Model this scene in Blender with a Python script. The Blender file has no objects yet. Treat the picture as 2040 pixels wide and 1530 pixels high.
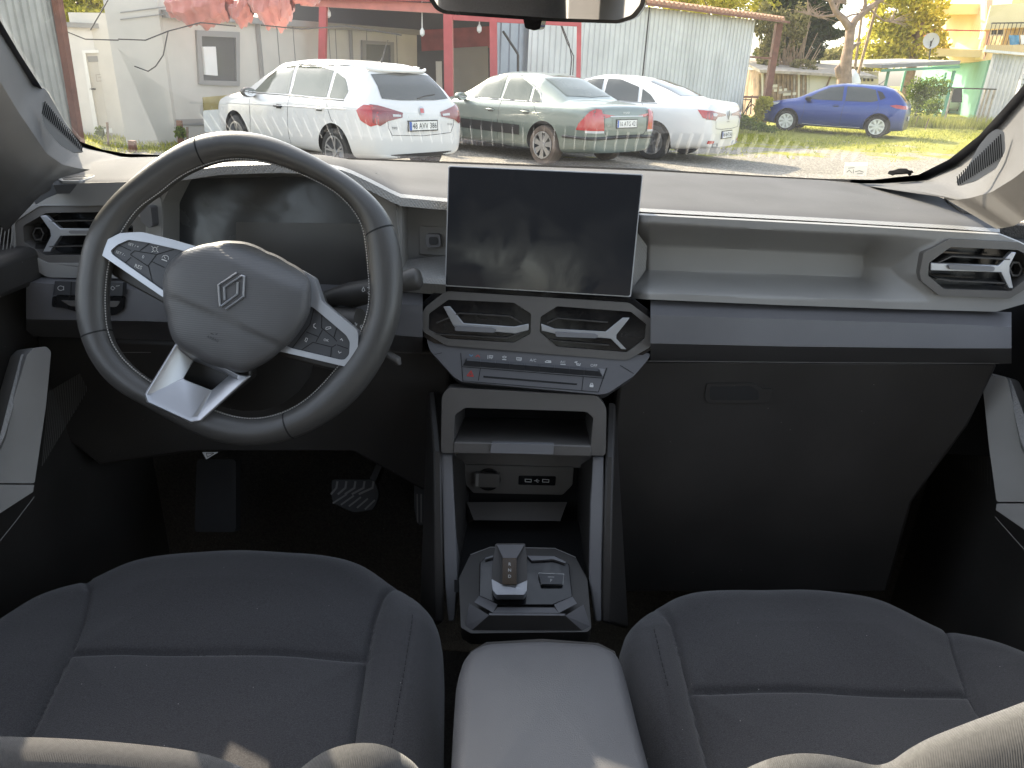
import bpy, math, random
import numpy as np
from mathutils import Vector as V, Matrix
from mathutils.bvhtree import BVHTree
from mathutils.geometry import tessellate_polygon
random.seed(7); RNG = np.random.default_rng(7)
S = bpy.context.scene
COL = S.collection
R = math.radians
# ---------------------------------------------------------------- camera
F, CX, CY = 1450.0, 1020.0, 765.0
CAM = V((0, 0, 1.5)); PITCH, YAW, ROLL = R(-23.5), R(2.0), R(2.4)
fw = V((-math.sin(YAW)*math.cos(PITCH), math.cos(YAW)*math.cos(PITCH), math.sin(PITCH)))
r0 = fw.cross(V((0, 0, 1))).normalized(); u0 = r0.cross(fw)
RT = r0*math.cos(ROLL) + u0*math.sin(ROLL); UP = u0*math.cos(ROLL) - r0*math.sin(ROLL)
cd = bpy.data.cameras.new('camera'); cam = bpy.data.objects.new('camera', cd); COL.objects.link(cam)
cam.matrix_world = Matrix(((RT.x, UP.x, -fw.x, CAM.x), (RT.y, UP.y, -fw.y, CAM.y), (RT.z, UP.z, -fw.z, CAM.z), (0, 0, 0, 1)))
cd.sensor_width = 36; cd.lens = 36*F/2040; cd.clip_start = .02; cd.clip_end = 900
S.camera = cam
# ---------------------------------------------------------------- light
SUN_AZ, SUN_EL = -43.0, 33.0      # degrees from straight ahead (negative = left), elevation
w = bpy.data.worlds.new('World'); S.world = w; w.use_nodes = True
nt = w.node_tree; bg = nt.nodes['Background']
sk = nt.nodes.new('ShaderNodeTexSky'); sk.sky_type = 'NISHITA'; sk.sun_disc = False
sk.sun_elevation = R(SUN_EL); sk.sun_rotation = R(SUN_AZ); sk.dust_density = 2.5; sk.air_density = 1.2; sk.ozone_density = .8
hs = nt.nodes.new('ShaderNodeHueSaturation'); hs.inputs['Saturation'].default_value = .55; nt.links.new(sk.outputs[0], hs.inputs['Color']); nt.links.new(hs.outputs[0], bg.inputs[0]); bg.inputs[1].default_value = .15
sd = V((math.sin(R(SUN_AZ))*math.cos(R(SUN_EL)), math.cos(R(SUN_AZ))*math.cos(R(SUN_EL)), math.sin(R(SUN_EL))))
ld = bpy.data.lights.new('sun', 'SUN'); ld.energy = 3.3; ld.angle = R(.5); ld.color = (1, .86, .66)
lo = bpy.data.objects.new('sun', ld); COL.objects.link(lo); lo.rotation_euler = sd.to_track_quat('Z', 'Y').to_euler(); lo.location = (0, 0, 30)
S.view_settings.view_transform = 'Standard'; S.view_settings.look = 'None'; S.view_settings.gamma = 1
S.view_settings.exposure = 2.2
# ---------------------------------------------------------------- pixel -> world helpers (2040 x 1530 photo pixels)
def ray(px, py): return (fw + RT*((px-CX)/F) + UP*((CY-py)/F))
def atY(px, py, Y): d = ray(px, py); return CAM + d*(Y/d.y)
def atZ(px, py, z): d = ray(px, py); return CAM + d*((z-CAM.z)/d.z)
def atX(px, py, x): d = ray(px, py); return CAM + d*(x/d.x)
def at(px, py, dist): return CAM + ray(px, py)*dist
class Pl:
    def __init__(s, p, n): s.p = V(p); s.n = V(n).normalized()
    def hit(s, px, py, off=0):
        d = ray(px, py); p = s.p + s.n*off
        return CAM + d*((p-CAM).dot(s.n)/d.dot(s.n))
def plY(px, py, Y, tilt=0, yaw=0):            # plane through the pixel at forward distance Y, facing the camera side, tilted up
    return Pl(atY(px, py, Y), (math.sin(R(yaw))*math.cos(R(tilt)), -math.cos(R(tilt))*math.cos(R(yaw)), math.sin(R(tilt))))
def rnd(pts, r=4, n=3):
    out = []; N = len(pts)
    for i in range(N):
        a, b, c = V(pts[i-1]).to_2d(), V(pts[i]).to_2d(), V(pts[(i+1) % N]).to_2d()
        la, lc = (a-b).length, (c-b).length
        k1 = min(r, la*.45)/max(la, 1e-6); k2 = min(r, lc*.45)/max(lc, 1e-6)
        p, q = b+(a-b)*k1, b+(c-b)*k2
        for j in range(n+1):
            t = j/n; out.append(tuple(p*(1-t)**2 + b*2*t*(1-t) + q*t*t))
    return out
# ---------------------------------------------------------------- mesh builder
ORG = {}
def tag(o, label=None, cat=None, group=None, kind=None):
    if label: o['label'] = label
    if cat: o['category'] = cat
    if group: o['group'] = group
    if kind: o['kind'] = kind
    return o
def thing(name, loc, label, cat, group=None, rotz=0):
    o = bpy.data.objects.new(name, None); COL.objects.link(o); o.location = loc; o.rotation_euler = (0, 0, rotz); o.empty_display_size = .1
    ORG[o.name] = V(loc); return tag(o, label, cat, group)
class MB:
    def __init__(s): s.v = []; s.f = []
    def add(s, vs, fs):
        b = len(s.v); s.v += [tuple(q) for q in vs]; s.f += [tuple(b+i for i in f) for f in fs]; return s
    def box(s, c, d, rot=None):
        c = V(c); h = V(d)/2; vs = []
        for x in (-1, 1):
            for y in (-1, 1):
                for z in (-1, 1):
                    q = V((x*h.x, y*h.y, z*h.z)); vs.append(c + (rot @ q if rot else q))
        return s.add(vs, [(0, 1, 3, 2), (4, 6, 7, 5), (0, 4, 5, 1), (2, 3, 7, 6), (0, 2, 6, 4), (1, 5, 7, 3)])
    def bar(s, a, b, wd, ht=None, upv=(0, 0, 1)):
        a, b = V(a), V(b); ht = ht or wd; d = (b-a).normalized(); u = V(upv); sx = d.cross(u)
        if sx.length < 1e-4: sx = d.cross(V((1, 0, 0)))
        sx.normalize(); u = sx.cross(d)
        vs = [p + sx*i*wd/2 + u*j*ht/2 for p in (a, b) for i, j in ((-1, -1), (1, -1), (1, 1), (-1, 1))]
        return s.add(vs, [(3, 2, 1, 0), (4, 5, 6, 7), (0, 1, 5, 4), (1, 2, 6, 5), (2, 3, 7, 6), (3, 0, 4, 7)])
    def tube(s, pts, rad, n=8, cap=True, closed=False):
        pts = [V(p) for p in pts]; N = len(pts); rad = rad if isinstance(rad, (list, tuple)) else [rad]*N
        b = len(s.v); up = None
        for i, p in enumerate(pts):
            t = (pts[(i+1) % N if closed else min(i+1, N-1)] - pts[i-1 if closed else max(i-1, 0)]).normalized()
            if up is None:
                up = t.orthogonal().normalized()
            up = (up - t*up.dot(t)); up = up.normalized() if up.length > 1e-5 else t.orthogonal().normalized()
            sd_ = t.cross(up)
            for k in range(n):
                a = 2*math.pi*k/n; s.v.append(tuple(p + (up*math.cos(a) + sd_*math.sin(a))*rad[i]))
        for i in range(N if closed else N-1):
            j = (i+1) % N
            for k in range(n):
                k2 = (k+1) % n; s.f.append((b+i*n+k, b+i*n+k2, b+j*n+k2, b+j*n+k))
        if cap and not closed:
            s.f.append(tuple(b+k for k in range(n))[::-1]); s.f.append(tuple(b+(N-1)*n+k for k in range(n)))
        return s
    def cyl(s, a, b, r1, r2=None, n=24): return s.tube([a, b], [r1, r1 if r2 is None else r2], n)
    def grid(s, rows, closed=False):
        b = len(s.v); n = len(rows[0])
        for r in rows: s.v += [tuple(q) for q in r]
        for i in range(len(rows)-1):
            for k in range(n if closed else n-1):
                k2 = (k+1) % n; s.f.append((b+i*n+k, b+i*n+k2, b+(i+1)*n+k2, b+(i+1)*n+k))
        return s
    def poly(s, outer, holes=()):
        loops = [[V(q) for q in outer]] + [[V(q) for q in h] for h in holes]
        allv = [q for l in loops for q in l]
        return s.add(allv, [tuple(t) for t in tessellate_polygon(loops)])
    def prism(s, outer, vec, holes=(), hvec=None):
        vec = V(vec); o = [V(q) for q in outer]; s.poly(o, holes)
        s.poly([q+vec for q in o], [[V(q)+vec for q in h] for h in holes])
        n = len(o); s.add(o+[q+vec for q in o], [(i, (i+1) % n, (i+1) % n+n, i+n) for i in range(n)])
        for h in holes:
            h = [V(q) for q in h]; n = len(h); s.add(h+[q+(V(hvec) if hvec else vec) for q in h], [(i, (i+1) % n, (i+1) % n+n, i+n) for i in range(n)])
        return s
    def build(s, name, mat, parent=None, local=False, smooth=30, bevel=0, seg=2, weld=True, sub=0, label=None, cat=None, group=None, kind=None, org=None):
        me = bpy.data.meshes.new(name); vs = s.v
        if parent is not None: o_ = V((0, 0, 0)) if local else ORG[parent.name]
        elif org is not None: o_ = V(org)
        elif local: o_ = V((0, 0, 0))
        else:
            a = np.array(vs); o_ = V(((a[:, 0].min()+a[:, 0].max())/2, (a[:, 1].min()+a[:, 1].max())/2, a[:, 2].min()))
        me.from_pydata([(q[0]-o_.x, q[1]-o_.y, q[2]-o_.z) for q in vs], [], s.f)
        import bmesh
        bm = bmesh.new(); bm.from_mesh(me)
        if weld: bmesh.ops.remove_doubles(bm, verts=bm.verts, dist=1e-5)
        bmesh.ops.recalc_face_normals(bm, faces=bm.faces); bm.to_mesh(me); bm.free()
        ob = bpy.data.objects.new(name, me); COL.objects.link(ob); ob.data.materials.append(mat)
        if smooth:
            me.shade_smooth(); me.set_sharp_from_angle(angle=R(smooth))
        if bevel:
            m = ob.modifiers.new('bevel', 'BEVEL'); m.width = bevel; m.segments = seg; m.limit_method = 'ANGLE'; m.angle_limit = R(35); m.harden_normals = False
        if sub:
            m = ob.modifiers.new('sub', 'SUBSURF'); m.levels = sub; m.render_levels = sub
        if parent is not None: ob.parent = parent; ORG[ob.name] = ORG.get(parent.name, V((0, 0, 0)))
        else: ob.location = o_; ORG[ob.name] = o_
        return tag(ob, label, cat, group, kind)
# pixel-space pieces laid on a plane
def plate(mb, pl, outer, holes=(), off=0, th=.004, hd=None):
    o = [pl.hit(x, y, off) for x, y in outer]; h = [[pl.hit(x, y, off) for x, y in q] for q in holes]
    return mb.prism(o, -pl.n*th, h, -pl.n*hd if hd else None)
def stroke(mb, pl, pts, wd, off=.0004, closed=False):
    pts = [V(p).to_2d() for p in pts]
    if closed: pts = pts+[pts[0]]
    for a, b in zip(pts[:-1], pts[1:]):
        d = (b-a)
        if d.length < 1e-6: continue
        d.normalize(); n = V((-d.y, d.x))*wd/2; e = d*wd*.35
        mb.poly([pl.hit(*q, off) for q in (a-e+n, b+e+n, b+e-n, a-e-n)])
    return mb
_tc = {}
def text2d(s):
    if s in _tc: return _tc[s]
    c = bpy.data.curves.new('t', 'FONT'); c.body = s; c.size = 1; c.align_x = 'CENTER'; c.resolution_u = 2
    o = bpy.data.objects.new('t', c); me = bpy.data.meshes.new_from_object(o)
    vs = [tuple(q.co[:2]) for q in me.vertices]; fs = [tuple(p.vertices) for p in me.polygons]
    bpy.data.objects.remove(o); bpy.data.curves.remove(c); bpy.data.meshes.remove(me)
    _tc[s] = (vs, fs); return _tc[s]
def label_px(mb, pl, s, cx, cy, h, ang=0, off=.0004, sx=1.0):   # ang: degrees clockwise in the picture
    vs, fs = text2d(s); ca, sa = math.cos(R(ang)), math.sin(R(ang)); k = h/.7
    out = []
    for x, y in vs:
        x *= k*sx; y = (y-.35)*k
        out.append(pl.hit(cx + x*ca + y*sa, cy + x*sa - y*ca, off))
    return mb.add(out, fs)
def text3d(mb, s, o, rt, up, h, sx=1.0):
    vs, fs = text2d(s); k = h/.7; o, rt, up = V(o), V(rt).normalized(), V(up).normalized()
    return mb.add([o + rt*x*k*sx + up*(y-.35)*k for x, y in vs], fs)
def rows3(pts, n):   # pts: (px,py,kind,val) -> n points evenly spaced in picture x
    P = []; X = []
    for q in pts:
        p = (atY if q[2] == 'Y' else atZ if q[2] == 'Z' else atX)(q[0], q[1], q[3]); P.append(tuple(p)); X.append(q[0])
    P = np.array(P); X = np.array(X, float); t = np.linspace(X[0], X[-1], n)
    if X[-1] < X[0]: return [V(tuple(np.interp(-t, -X, P[:, i])[k] for i in range(3))) for k in range(n)]
    A = [np.interp(t, X, P[:, i]) for i in range(3)]
    return [V((A[0][k], A[1][k], A[2][k])) for k in range(n)]
# ---------------------------------------------------------------- materials
M = {}
def mat(name, col, rough=.5, metal=0, spec=.5, nscale=0, bump=0, var=0, bdist=.001, coat=0, emit=0, vscale=None, voro=0, wave=None, sheen=0, trans=0):
    m = bpy.data.materials.new(name); m.use_nodes = True; n = m.node_tree; b = n.nodes['Principled BSDF']; L = n.links
    c = tuple(col)+(1,) if len(col) == 3 else col
    b.inputs['Base Color'].default_value = c; b.inputs['Roughness'].default_value = rough; b.inputs['Metallic'].default_value = metal
    b.inputs['Specular IOR Level'].default_value = spec; b.inputs['Coat Weight'].default_value = coat; b.inputs['Coat Roughness'].default_value = .05
    b.inputs['Sheen Weight'].default_value = sheen
    if trans: b.inputs['Transmission Weight'].default_value = trans
    if emit: b.inputs['Emission Color'].default_value = c; b.inputs['Emission Strength'].default_value = emit
    tc = n.nodes.new('ShaderNodeTexCoord'); 
    if var:
        t = n.nodes.new('ShaderNodeTexNoise'); t.inputs['Scale'].default_value = vscale or nscale or 5; t.inputs['Detail'].default_value = 6; L.new(tc.outputs['Object'], t.inputs['Vector'])
        r = n.nodes.new('ShaderNodeMapRange'); r.inputs[1].default_value = .3; r.inputs[2].default_value = .7; r.inputs[3].default_value = 1-var; r.inputs[4].default_value = 1+var
        L.new(t.outputs['Fac'], r.inputs[0])
        x = n.nodes.new('ShaderNodeMix'); x.data_type = 'RGBA'; x.blend_type = 'MULTIPLY'; x.inputs[0].default_value = 1; x.inputs[6].default_value = c; L.new(r.outputs[0], x.inputs[7]); L.new(x.outputs[2], b.inputs['Base Color'])
    if bump:
        bp = n.nodes.new('ShaderNodeBump'); bp.inputs['Strength'].default_value = bump; bp.inputs['Distance'].default_value = bdist
        if voro:
            t = n.nodes.new('ShaderNodeTexVoronoi'); t.inputs['Scale'].default_value = voro; t.inputs['Randomness'].default_value = 0.0
            mp = n.nodes.new('ShaderNodeMapping'); mp.inputs['Rotation'].default_value = (R(45), R(35), R(20)); L.new(tc.outputs['Object'], mp.inputs[0]); L.new(mp.outputs[0], t.inputs['Vector']); L.new(t.outputs['Distance'], bp.inputs['Height'])
        elif wave:
            t = n.nodes.new('ShaderNodeTexWave'); t.inputs['Scale'].default_value = wave[0]; t.bands_direction = wave[1]; t.inputs['Distortion'].default_value = 0
            L.new(tc.outputs['Object'], t.inputs['Vector']); L.new(t.outputs['Fac'], bp.inputs['Height'])
        else:
            t = n.nodes.new('ShaderNodeTexNoise'); t.inputs['Scale'].default_value = nscale; t.inputs['Detail'].default_value = 4; L.new(tc.outputs['Object'], t.inputs['Vector']); L.new(t.outputs['Fac'], bp.inputs['Height'])
        L.new(bp.outputs[0], b.inputs['Normal'])
    M[name] = m; return m
mat('pad_plastic', (.080, .080, .083), .85, spec=.2, nscale=900, bump=.5, var=.14, vscale=9, bdist=.0008)
mat('trim_grey', (.235, .23, .22), .5, nscale=1400, bump=.3, bdist=.0004, var=.09, vscale=7)
mat('trim_texture', (.235, .23, .22), .45, voro=330, bump=.7, bdist=.0013)
mat('lower_plastic', (.098, .096, .100), .5, nscale=1200, bump=.35, bdist=.0005, var=.12, vscale=6)
mat('dark_plastic', (.040, .037, .034), .5, nscale=1000, bump=.3, bdist=.0005, var=.22, vscale=7)
mat('mid_plastic', (.10, .094, .088), .42, nscale=1200, bump=.25, bdist=.0004, var=.05, vscale=15)
mat('gloss_black', (.008, .008, .009), .16)
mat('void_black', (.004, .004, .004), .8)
mat('display_face', (.085, .08, .075), .3, spec=.4)
mat('screen_glass', (.022, .023, .026), .07, spec=.35)
mat('cluster_glass', (.055, .057, .060), .22, spec=.4)
mat('leather', (.058, .056, .053), .40, nscale=700, bump=.28, bdist=.0006, var=.06, vscale=30)
mat('hub_leather', (.078, .077, .079), .52, wave=(140, 'Z'), bump=.22, bdist=.0005, var=.03, vscale=30)
mat('stitch', (.35, .34, .32), .7)
mat('silver', (.40, .41, .43), .38, metal=.7, var=.03, vscale=60)
mat('silver_paint', (.46, .47, .49), .42, metal=.35, var=.03, vscale=60)
mat('key_plastic', (.045, .046, .05), .42)
mat('icon_white', (.50, .50, .49), .5)
mat('icon_red', (.45, .04, .03), .5)
mat('icon_blue', (.10, .25, .40), .5)
mat('fabric', (.044, .043, .045), .95, nscale=1300, bump=.5, bdist=.0010, var=.34, vscale=800, sheen=.25, spec=.1)
mat('armrest_vinyl', (.088, .088, .092), .5, nscale=1100, bump=.5, bdist=.0007, var=.05, vscale=20)
mat('thread_black', (.008, .008, .009), .8)
mat('carpet', (.05, .045, .04), 1, nscale=500, bump=1, bdist=.004, var=.4, vscale=300)
mat('pillar_light', (.09, .09, .092), .85, spec=.2, nscale=600, bump=.3, bdist=.0006, var=.04, vscale=10)
mat('headliner', (.09, .087, .085), .95, var=.05, vscale=30)
mat('frit', (.012, .012, .02), .3)
mat('rubber', (.02, .02, .02), .7, nscale=200, bump=.2)
mat('mirror', (.9, .9, .9), .02, metal=1)
mat('strut_grey', (.165, .165, .172), .45, nscale=900, bump=.2, bdist=.0004)
mat('body_metal', (.5, .5, .48), .35)
def specks(name, scale=60, size=.035, col=(.28, .27, .25)):       # lint and dust grains
    n = M[name].node_tree; L = n.links; b = n.nodes['Principled BSDF']; tc = n.nodes['Texture Coordinate']; v = n.nodes.new('ShaderNodeTexVoronoi'); v.inputs['Scale'].default_value = scale; L.new(tc.outputs['Object'], v.inputs['Vector'])
    c = n.nodes.new('ShaderNodeMath'); c.operation = 'LESS_THAN'; c.inputs[1].default_value = size; L.new(v.outputs['Distance'], c.inputs[0])
    x = n.nodes.new('ShaderNodeMix'); x.data_type = 'RGBA'; L.new(c.outputs[0], x.inputs[0]); x.inputs[7].default_value = (*col, 1)
    l = b.inputs['Base Color'].links
    if l: L.new(l[0].from_socket, x.inputs[6])
    else: x.inputs[6].default_value = b.inputs['Base Color'].default_value
    L.new(x.outputs[2], b.inputs['Base Color'])
specks('fabric', 55, .03); specks('dark_plastic', 45, .025); specks('carpet', 60, .06, (.16, .14, .12)); specks('pad_plastic', 50, .03); specks('armrest_vinyl', 40, .025); specks('mid_plastic', 40, .02)
for k_, lo_, hi_ in (('screen_glass', .04, .22), ('cluster_glass', .14, .34), ('gloss_black', .1, .3)):   # smears on the gloss
    n = M[k_].node_tree; t = n.nodes.new('ShaderNodeTexNoise'); t.inputs['Scale'].default_value = 14; t.inputs['Detail'].default_value = 8; t.inputs['Distortion'].default_value = 1.2; n.links.new(n.nodes['Texture Coordinate'].outputs['Object'], t.inputs['Vector'])
    r_ = n.nodes.new('ShaderNodeMapRange'); r_.inputs[1].default_value = .4; r_.inputs[2].default_value = .65; r_.inputs[3].default_value = lo_; r_.inputs[4].default_value = hi_; n.links.new(t.outputs['Fac'], r_.inputs[0]); n.links.new(r_.outputs[0], n.nodes['Principled BSDF'].inputs['Roughness'])
mat('amber_glass', (.05, .035, .022), .2)
mat('rib_grey', (.20, .20, .20), .6)
# windscreen glass: clear with a little reflection and a film of dust
m = bpy.data.materials.new('windscreen_glass'); m.use_nodes = True; n = m.node_tree; n.nodes.clear(); L = n.links
out = n.nodes.new('ShaderNodeOutputMaterial'); tr = n.nodes.new('ShaderNodeBsdfTransparent'); tr.inputs[0].default_value = (.90, .92, .91, 1)
gl = n.nodes.new('ShaderNodeBsdfGlossy'); gl.inputs['Roughness'].default_value = .01
lw = n.nodes.new('ShaderNodeLayerWeight'); lw.inputs[0].default_value = .5; pw = n.nodes.new('ShaderNodeMath'); pw.operation = 'POWER'; L.new(lw.outputs['Facing'], pw.inputs[0]); pw.inputs[1].default_value = 5
fr = n.nodes.new('ShaderNodeMapRange'); L.new(pw.outputs[0], fr.inputs[0]); fr.inputs[3].default_value = .04; fr.inputs[4].default_value = 1
x1 = n.nodes.new('ShaderNodeMixShader'); L.new(fr.outputs[0], x1.inputs[0]); L.new(tr.outputs[0], x1.inputs[1]); L.new(gl.outputs[0], x1.inputs[2])
df = n.nodes.new('ShaderNodeBsdfTranslucent'); df.inputs[0].default_value = (.8, .8, .78, 1)
ns = n.nodes.new('ShaderNodeTexNoise'); ns.inputs['Scale'].default_value = 3; ns.inputs['Detail'].default_value = 8
tc = n.nodes.new('ShaderNodeTexCoord'); L.new(tc.outputs['Object'], ns.inputs['Vector'])
mr = n.nodes.new('ShaderNodeMapRange'); mr.inputs[1].default_value = .3; mr.inputs[2].default_value = .75; mr.inputs[3].default_value = .002; mr.inputs[4].default_value = .008; L.new(ns.outputs['Fac'], mr.inputs[0])
x2 = n.nodes.new('ShaderNodeMixShader'); L.new(mr.outputs[0], x2.inputs[0]); L.new(x1.outputs[0], x2.inputs[1]); L.new(df.outputs[0], x2.inputs[2]); L.new(x2.outputs[0], out.inputs[0])
M['windscreen_glass'] = m
# ================================================================ OUTSIDE: ground, buildings, trees
def gmat(name):
    m = bpy.data.materials.new(name); m.use_nodes = True; n = m.node_tree; b = n.nodes['Principled BSDF']; L = n.links; b.inputs['Roughness'].default_value = .95; b.inputs['Specular IOR Level'].default_value = .15
    tc = n.nodes.new('ShaderNodeTexCoord')
    def noise(s_, d=6, r_=.6):
        t = n.nodes.new('ShaderNodeTexNoise'); t.inputs['Scale'].default_value = s_; t.inputs['Detail'].default_value = d; t.inputs['Roughness'].default_value = r_; L.new(tc.outputs['Object'], t.inputs['Vector']); return t
    def ramp(src, stops):
        r_ = n.nodes.new('ShaderNodeValToRGB'); e = r_.color_ramp.elements
        e[0].position, e[0].color = stops[0][0], (*stops[0][1], 1); e[1].position, e[1].color = stops[-1][0], (*stops[-1][1], 1)
        for p, c in stops[1:-1]: q = e.new(p); q.color = (*c, 1)
        L.new(src, r_.inputs[0]); return r_
    v = n.nodes.new('ShaderNodeTexVoronoi'); v.inputs['Scale'].default_value = 40; L.new(tc.outputs['Object'], v.inputs['Vector'])
    grav = ramp(v.outputs['Color'], [(0, (.18, .165, .14)), (.5, (.36, .33, .28)), (1, (.58, .54, .47))])
    gr = ramp(noise(9, 8, .7).outputs['Fac'], [(.3, (.16, .17, .03)), (.5, (.36, .35, .07)), (.7, (.55, .50, .16))])
    sx = n.nodes.new('ShaderNodeSeparateXYZ'); L.new(tc.outputs['Object'], sx.inputs[0])
    # grass gets thicker toward the field at the right and behind
    mr = n.nodes.new('ShaderNodeMapRange'); mr.inputs[1].default_value = 12.5; mr.inputs[2].default_value = 22; mr.inputs[3].default_value = -.22; mr.inputs[4].default_value = .12; L.new(sx.outputs[1], mr.inputs[0])
    ad = n.nodes.new('ShaderNodeMath'); ad.operation = 'ADD'; L.new(noise(.55, 9, .68).outputs['Fac'], ad.inputs[0]); L.new(mr.outputs[0], ad.inputs[1])
    fac = ramp(ad.outputs[0], [(.44, (0, 0, 0)), (.52, (1, 1, 1))])
    x = n.nodes.new('ShaderNodeMix'); x.data_type = 'RGBA'; L.new(fac.outputs[0], x.inputs[0]); L.new(grav.outputs[0], x.inputs[6]); L.new(gr.outputs[0], x.inputs[7]); L.new(x.outputs[2], b.inputs['Base Color'])
    bp = n.nodes.new('ShaderNodeBump'); bp.inputs['Strength'].default_value = 1; bp.inputs['Distance'].default_value = .03; L.new(v.outputs['Distance'], bp.inputs['Height']); L.new(bp.outputs[0], b.inputs['Normal'])
    M[name] = m
gmat('gravel_and_grass')
mat('road_dust', (.42, .38, .30), .95, nscale=8, bump=.3, bdist=.02, var=.15, vscale=1.5)
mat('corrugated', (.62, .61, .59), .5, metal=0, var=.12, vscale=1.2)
mat('corrugated_shade', (.33, .36, .40), .5, metal=.2, var=.15, vscale=2)  # shaded copy of the sheet metal, shade put into a darker bluer grey
mat('corrugated_old', (.40, .39, .35), .6, var=.2, vscale=2)
mat('rust_brown', (.20, .085, .055), .7, var=.25, vscale=6)
mat('red_paint', (.46, .075, .075), .55, var=.12, vscale=5)
mat('red_cloth', (.52, .19, .15), .9, var=.15, vscale=4, sheen=.3)
mat('dark_red', (.30, .05, .05), .8, var=.25, vscale=3)
mat('cabin_cream', (.56, .52, .45), .6, var=.08, vscale=1.5)
mat('cabin_white', (.66, .63, .58), .6, var=.07, vscale=2)
mat('cabin_yellow', (.42, .34, .14), .7, var=.2, vscale=3)
mat('frame_grey', (.28, .27, .25), .6)
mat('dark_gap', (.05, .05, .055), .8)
mat('window_dark', (.07, .075, .08), .15)
mat('wall_yellow', (.66, .50, .27), .85, var=.06, vscale=1)
mat('wall_cream_and_sunlit', (.78, .66, .38), .85, var=.05, vscale=1)  # cream balconies, and the sunlit tone of the yellow left wall
mat('wall_pink', (.70, .42, .32), .85, var=.06, vscale=1)
mat('wall_green', (.16, .36, .24), .85, var=.08, vscale=1)
mat('plaster', (.70, .66, .55), .85, var=.08, vscale=1)
mat('old_wood', (.30, .21, .13), .9, var=.35, vscale=4)
mat('grey_wood', (.38, .33, .27), .9, var=.3, vscale=5)
mat('bark', (.27, .19, .14), .95, nscale=14, bump=.6, bdist=.03, var=.3, vscale=5)
mat('roof_tile', (.42, .24, .15), .85, var=.3, vscale=8)
mat('iron', (.05, .045, .04), .6)
mat('white_paint', (.75, .74, .70), .5, var=.05, vscale=3)
def leafmat(name, a, b_):
    m = bpy.data.materials.new(name); m.use_nodes = True; n = m.node_tree; L = n.links; n.nodes.clear()
    out = n.nodes.new('ShaderNodeOutputMaterial'); d = n.nodes.new('ShaderNodeBsdfDiffuse'); t = n.nodes.new('ShaderNodeBsdfTranslucent'); x = n.nodes.new('ShaderNodeMixShader'); x.inputs[0].default_value = .45
    g = n.nodes.new('ShaderNodeNewGeometry'); r_ = n.nodes.new('ShaderNodeValToRGB'); r_.color_ramp.elements[0].color = (*a, 1); r_.color_ramp.elements[1].color = (*b_, 1); L.new(g.outputs['Random Per Island'], r_.inputs[0])
    L.new(r_.outputs[0], d.inputs[0]); L.new(r_.outputs[0], t.inputs[0]); L.new(d.outputs[0], x.inputs[1]); L.new(t.outputs[0], x.inputs[2]); L.new(x.outputs[0], out.inputs[0]); M[name] = m
leafmat('leaf_yellow', (.26, .26, .03), (.70, .62, .12)); leafmat('paper_label', (.8, .8, .78), (.8, .8, .78)); leafmat('leaf_green', (.05, .09, .02), (.24, .30, .06)); leafmat('leaf_dark', (.02, .04, .015), (.10, .12, .04)); leafmat('leaf_olive', (.12, .12, .04), (.38, .33, .14)); leafmat('grass_blade', (.22, .26, .04), (.62, .58, .16))

mb = MB(); g = 400; mb.add([(-g, -g, 0), (g, -g, 0), (g, g, 0), (-g, g, 0)], [(0, 1, 2, 3)]); mb.build('ground', M['gravel_and_grass'], None, kind='structure', smooth=0, org=(0, 0, 0))
a, b, c, d_ = atZ(1800, 246, .004), atZ(2120, 256, .004), atZ(2120, 240, .004), atZ(1780, 231, .004)
mb = MB(); mb.poly([a, b, c, d_]); mb.build('dirt_road', M['road_dust'], None, kind='structure', smooth=0)

def wallpl(p0, p1):
    p0, p1 = V(p0), V(p1); t = (p1-p0); n_ = V((t.y, -t.x, 0)); 
    if n_.dot(V((0, 0, 0))-p0) < 0: n_ = -n_
    return Pl(p0, n_)
def G(px, Y): p = atY(px, 200, Y); return V((p.x, p.y, 0))
def corr(mb, p0, p1, z0a, z1a, z0b, z1b, pitch=.2, dep=.035):
    t = (p1-p0); L_ = t.length; t.normalize(); n_ = V((t.y, -t.x, 0)); 
    if n_.dot(-p0) < 0: n_ = -n_
    k = int(L_/pitch); lo_, hi = [], []
    for i in range(k+1):
        for u, o in ((0, 0), (.42, 0), (.5, dep), (.92, dep)):
            s_ = min(L_, (i+u)*pitch); f_ = s_/L_; p = p0+t*s_+n_*o; lo_.append(V((p.x, p.y, z0a+(z0b-z0a)*f_))); hi.append(V((p.x, p.y, z1a+(z1b-z1a)*f_)))
    return mb.grid([lo_, hi])
# ---- the long corrugated shed
s0, s1 = G(1048, 19.0), G(1479, 26.0); SH = wallpl(s0, s1)
za, zb_ = SH.hit(1060, -14).z, SH.hit(1488, 38).z
shed = thing('metal_shed', (s0+s1)/2, 'long grey corrugated metal shed with brown roof edge behind the parked sedans', 'shed')
mb = MB(); corr(mb, s0, s1, 0, za, 0, zb_); mb.build('wall', M['corrugated'], shed, smooth=0)
mb = MB(); tt = (s1-s0).normalized(); nn = SH.n; q = SH.hit(1283, 100); f_ = ((q-s0).dot(tt))/(s1-s0).length; qq = s0+tt*(q-s0).dot(tt)+nn*.04; mb.bar(qq, qq+V((0, 0, za+(zb_-za)*f_)), .035); mb.build('wall_joint', M['iron'], shed)
e0, e1 = V((s0.x, s0.y, za)), V((s1.x, s1.y, zb_)); ex = tt*1.6
mb = MB(); mb.prism([e0+nn*.35+V((0, 0, .0)), e1+ex+nn*.35, e1+ex-nn*5+V((0, 0, .8)), e0-nn*5+V((0, 0, .8))], (0, 0, .06)); mb.build('roof', M['rust_brown'], shed)
mb = MB()
L_ = (e1+ex-e0).length
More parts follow.
